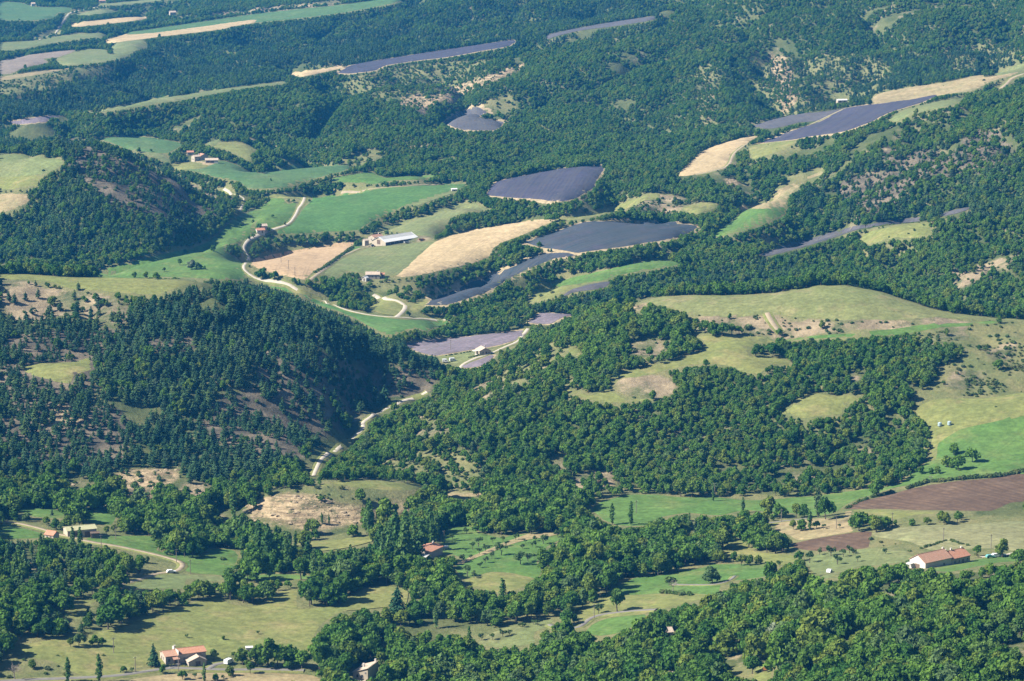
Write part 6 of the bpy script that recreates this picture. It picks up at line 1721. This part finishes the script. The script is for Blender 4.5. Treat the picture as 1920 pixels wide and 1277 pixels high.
BSTAND = [(lambda u, v: v > 1060, "low bush on the dry ground of the lower pastures", "bushes of the lower pastures"),
          (lambda u, v: (v > 870) & (u > 1150), "low bush by the fields in front of the right hill", "bushes by the fields of the right hill"),
          (lambda u, v: (v > 870), "low bush on the quarried knoll and its banks", "bushes of the quarried knoll"),
          (lambda u, v: (u < 840), "low bush on the bare earth of the left hill", "bushes of the left hill"),
          (lambda u, v: v > -1e9, "low bush on the bare dry slopes of the right hill", "bushes of the right hill")]
for i in ii:
    if SH[i]:
        lb, gp = ("hedge bush in the line above the ploughed field", "bushes of the hedge above the ploughed field") if (su[i] > 1560 and sv[i] < 960) else ("clipped hedge bush around a garden or field edge", "bushes of the low hedges")
    else:
        for test, lb, gp in BSTAND:
            if test(su[i], sv[i]): break
    plant('bush', (SX[i], SY[i], SZ[i] - .05), float(SS[i]), float(srot[i]), int(svar[i]), lb, gp)

def mass(name, kinds, x, y, z, s, rz, var, label):
    """all further trees of a kind as one object: points that carry whole trees"""
    src = bpy.data.collections.new(name + "_patterns")
    for j, (cm, tm, jm) in enumerate(TREES[kinds]):
        src.objects.link(bpy.data.objects.new("%s_pattern_%02d" % (kinds, j), jm))
    n = len(x)
    me = bpy.data.meshes.new(name)
    me.vertices.add(n)
    me.vertices.foreach_set("co", np.stack([x, y, z], 1).astype(np.float32).ravel())
    a = me.attributes.new("turn", 'FLOAT_VECTOR', 'POINT'); a.data.foreach_set("vector", np.stack([rz * 0 , rz * 0, rz], 1).astype(np.float32).ravel())
    a = me.attributes.new("size", 'FLOAT_VECTOR', 'POINT'); a.data.foreach_set("vector", np.stack([s, s, s * (0.9 + 0.25 * np.random.default_rng(3).random(n))], 1).astype(np.float32).ravel())
    a = me.attributes.new("pick", 'INT', 'POINT'); a.data.foreach_set("value", (var % len(TREES[kinds])).astype(np.int32))
    o = link(name, me)
    g = bpy.data.node_groups.new(name, 'GeometryNodeTree')
    g.interface.new_socket("Geometry", in_out='INPUT', socket_type='NodeSocketGeometry')
    g.interface.new_socket("Geometry", in_out='OUTPUT', socket_type='NodeSocketGeometry')
    gi, go = g.nodes.new('NodeGroupInput'), g.nodes.new('NodeGroupOutput')
    ci = g.nodes.new('GeometryNodeCollectionInfo')
    ci.inputs['Collection'].default_value = src
    ci.inputs['Separate Children'].default_value = True
    ci.inputs['Reset Children'].default_value = True
    ip = g.nodes.new('GeometryNodeInstanceOnPoints')
    ip.inputs['Pick Instance'].default_value = True
    def named(t, nm):
        q = g.nodes.new('GeometryNodeInputNamedAttribute'); q.data_type = t; q.inputs['Name'].default_value = nm
        return q.outputs['Attribute']
    e2r = g.nodes.new('FunctionNodeEulerToRotation')
    g.links.new(named('FLOAT_VECTOR', 'turn'), e2r.inputs[0])
    g.links.new(gi.outputs[0], ip.inputs['Points'])
    g.links.new(ci.outputs[0], ip.inputs['Instance'])
    g.links.new(named('INT', 'pick'), ip.inputs['Instance Index'])
    g.links.new(e2r.outputs[0], ip.inputs['Rotation'])
    g.links.new(named('FLOAT_VECTOR', 'size'), ip.inputs['Scale'])
    g.links.new(ip.outputs[0], go.inputs[0])
    md = o.modifiers.new("trees", 'NODES')
    md.node_group = g
    tag(o, label, kind="stuff")
    return o

for ki, (kn, nm, lb) in enumerate((('broadleaf_tree', 'broadleaf_forest', 'green broadleaf woods over the hills'), ('pine_tree', 'pine_forest', 'dark pine woods on the hills'), ('poplar_tree', 'riverside_thicket', 'poplars along the river'))):
    m = ok & (kind == ki) & ~single
    if m.any():
        mass(nm, kn, bx[m], by[m], bz[m] - 0.1, sc[m], rotz[m], varr[m], lb)
m = ~ssingle
mass('scrub', 'bush', SX[m], SY[m], SZ[m] - .05, SS[m], srot[m], svar[m], 'scrub on the open slopes')
print("TREES", int(ok.sum()), [int((ok & (kind == k)).sum()) for k in range(3)], "singles", int(single.sum()), "bushes", len(SX))
# ------------------------------------------------------------------ haze: one closed box of air round everything
zmin, zmax = float(ZZ.min()), float(max(ZZ.max() + 30, CAM_H))
hz = MB().box(GX0 - 60, GX1 + 60, -60, gys[-1] + 80, zmin - 3, zmax + 3)
hm = bpy.data.materials.new("haze_air")
hm.use_nodes = True
ht = hm.node_tree
ht.nodes.clear()
ho = ht.nodes.new("ShaderNodeOutputMaterial")
hv = ht.nodes.new("ShaderNodeVolumePrincipled")
hv.inputs['Color'].default_value = (0.05, 0.40, 1.0, 1)
hv.inputs['Density'].default_value = 0.000047
hv.inputs['Anisotropy'].default_value = 0.0
ht.links.new(hv.outputs[0], ho.inputs['Volume'])
haze = hz.build("haze", hm)
tag(haze, kind="stuff")
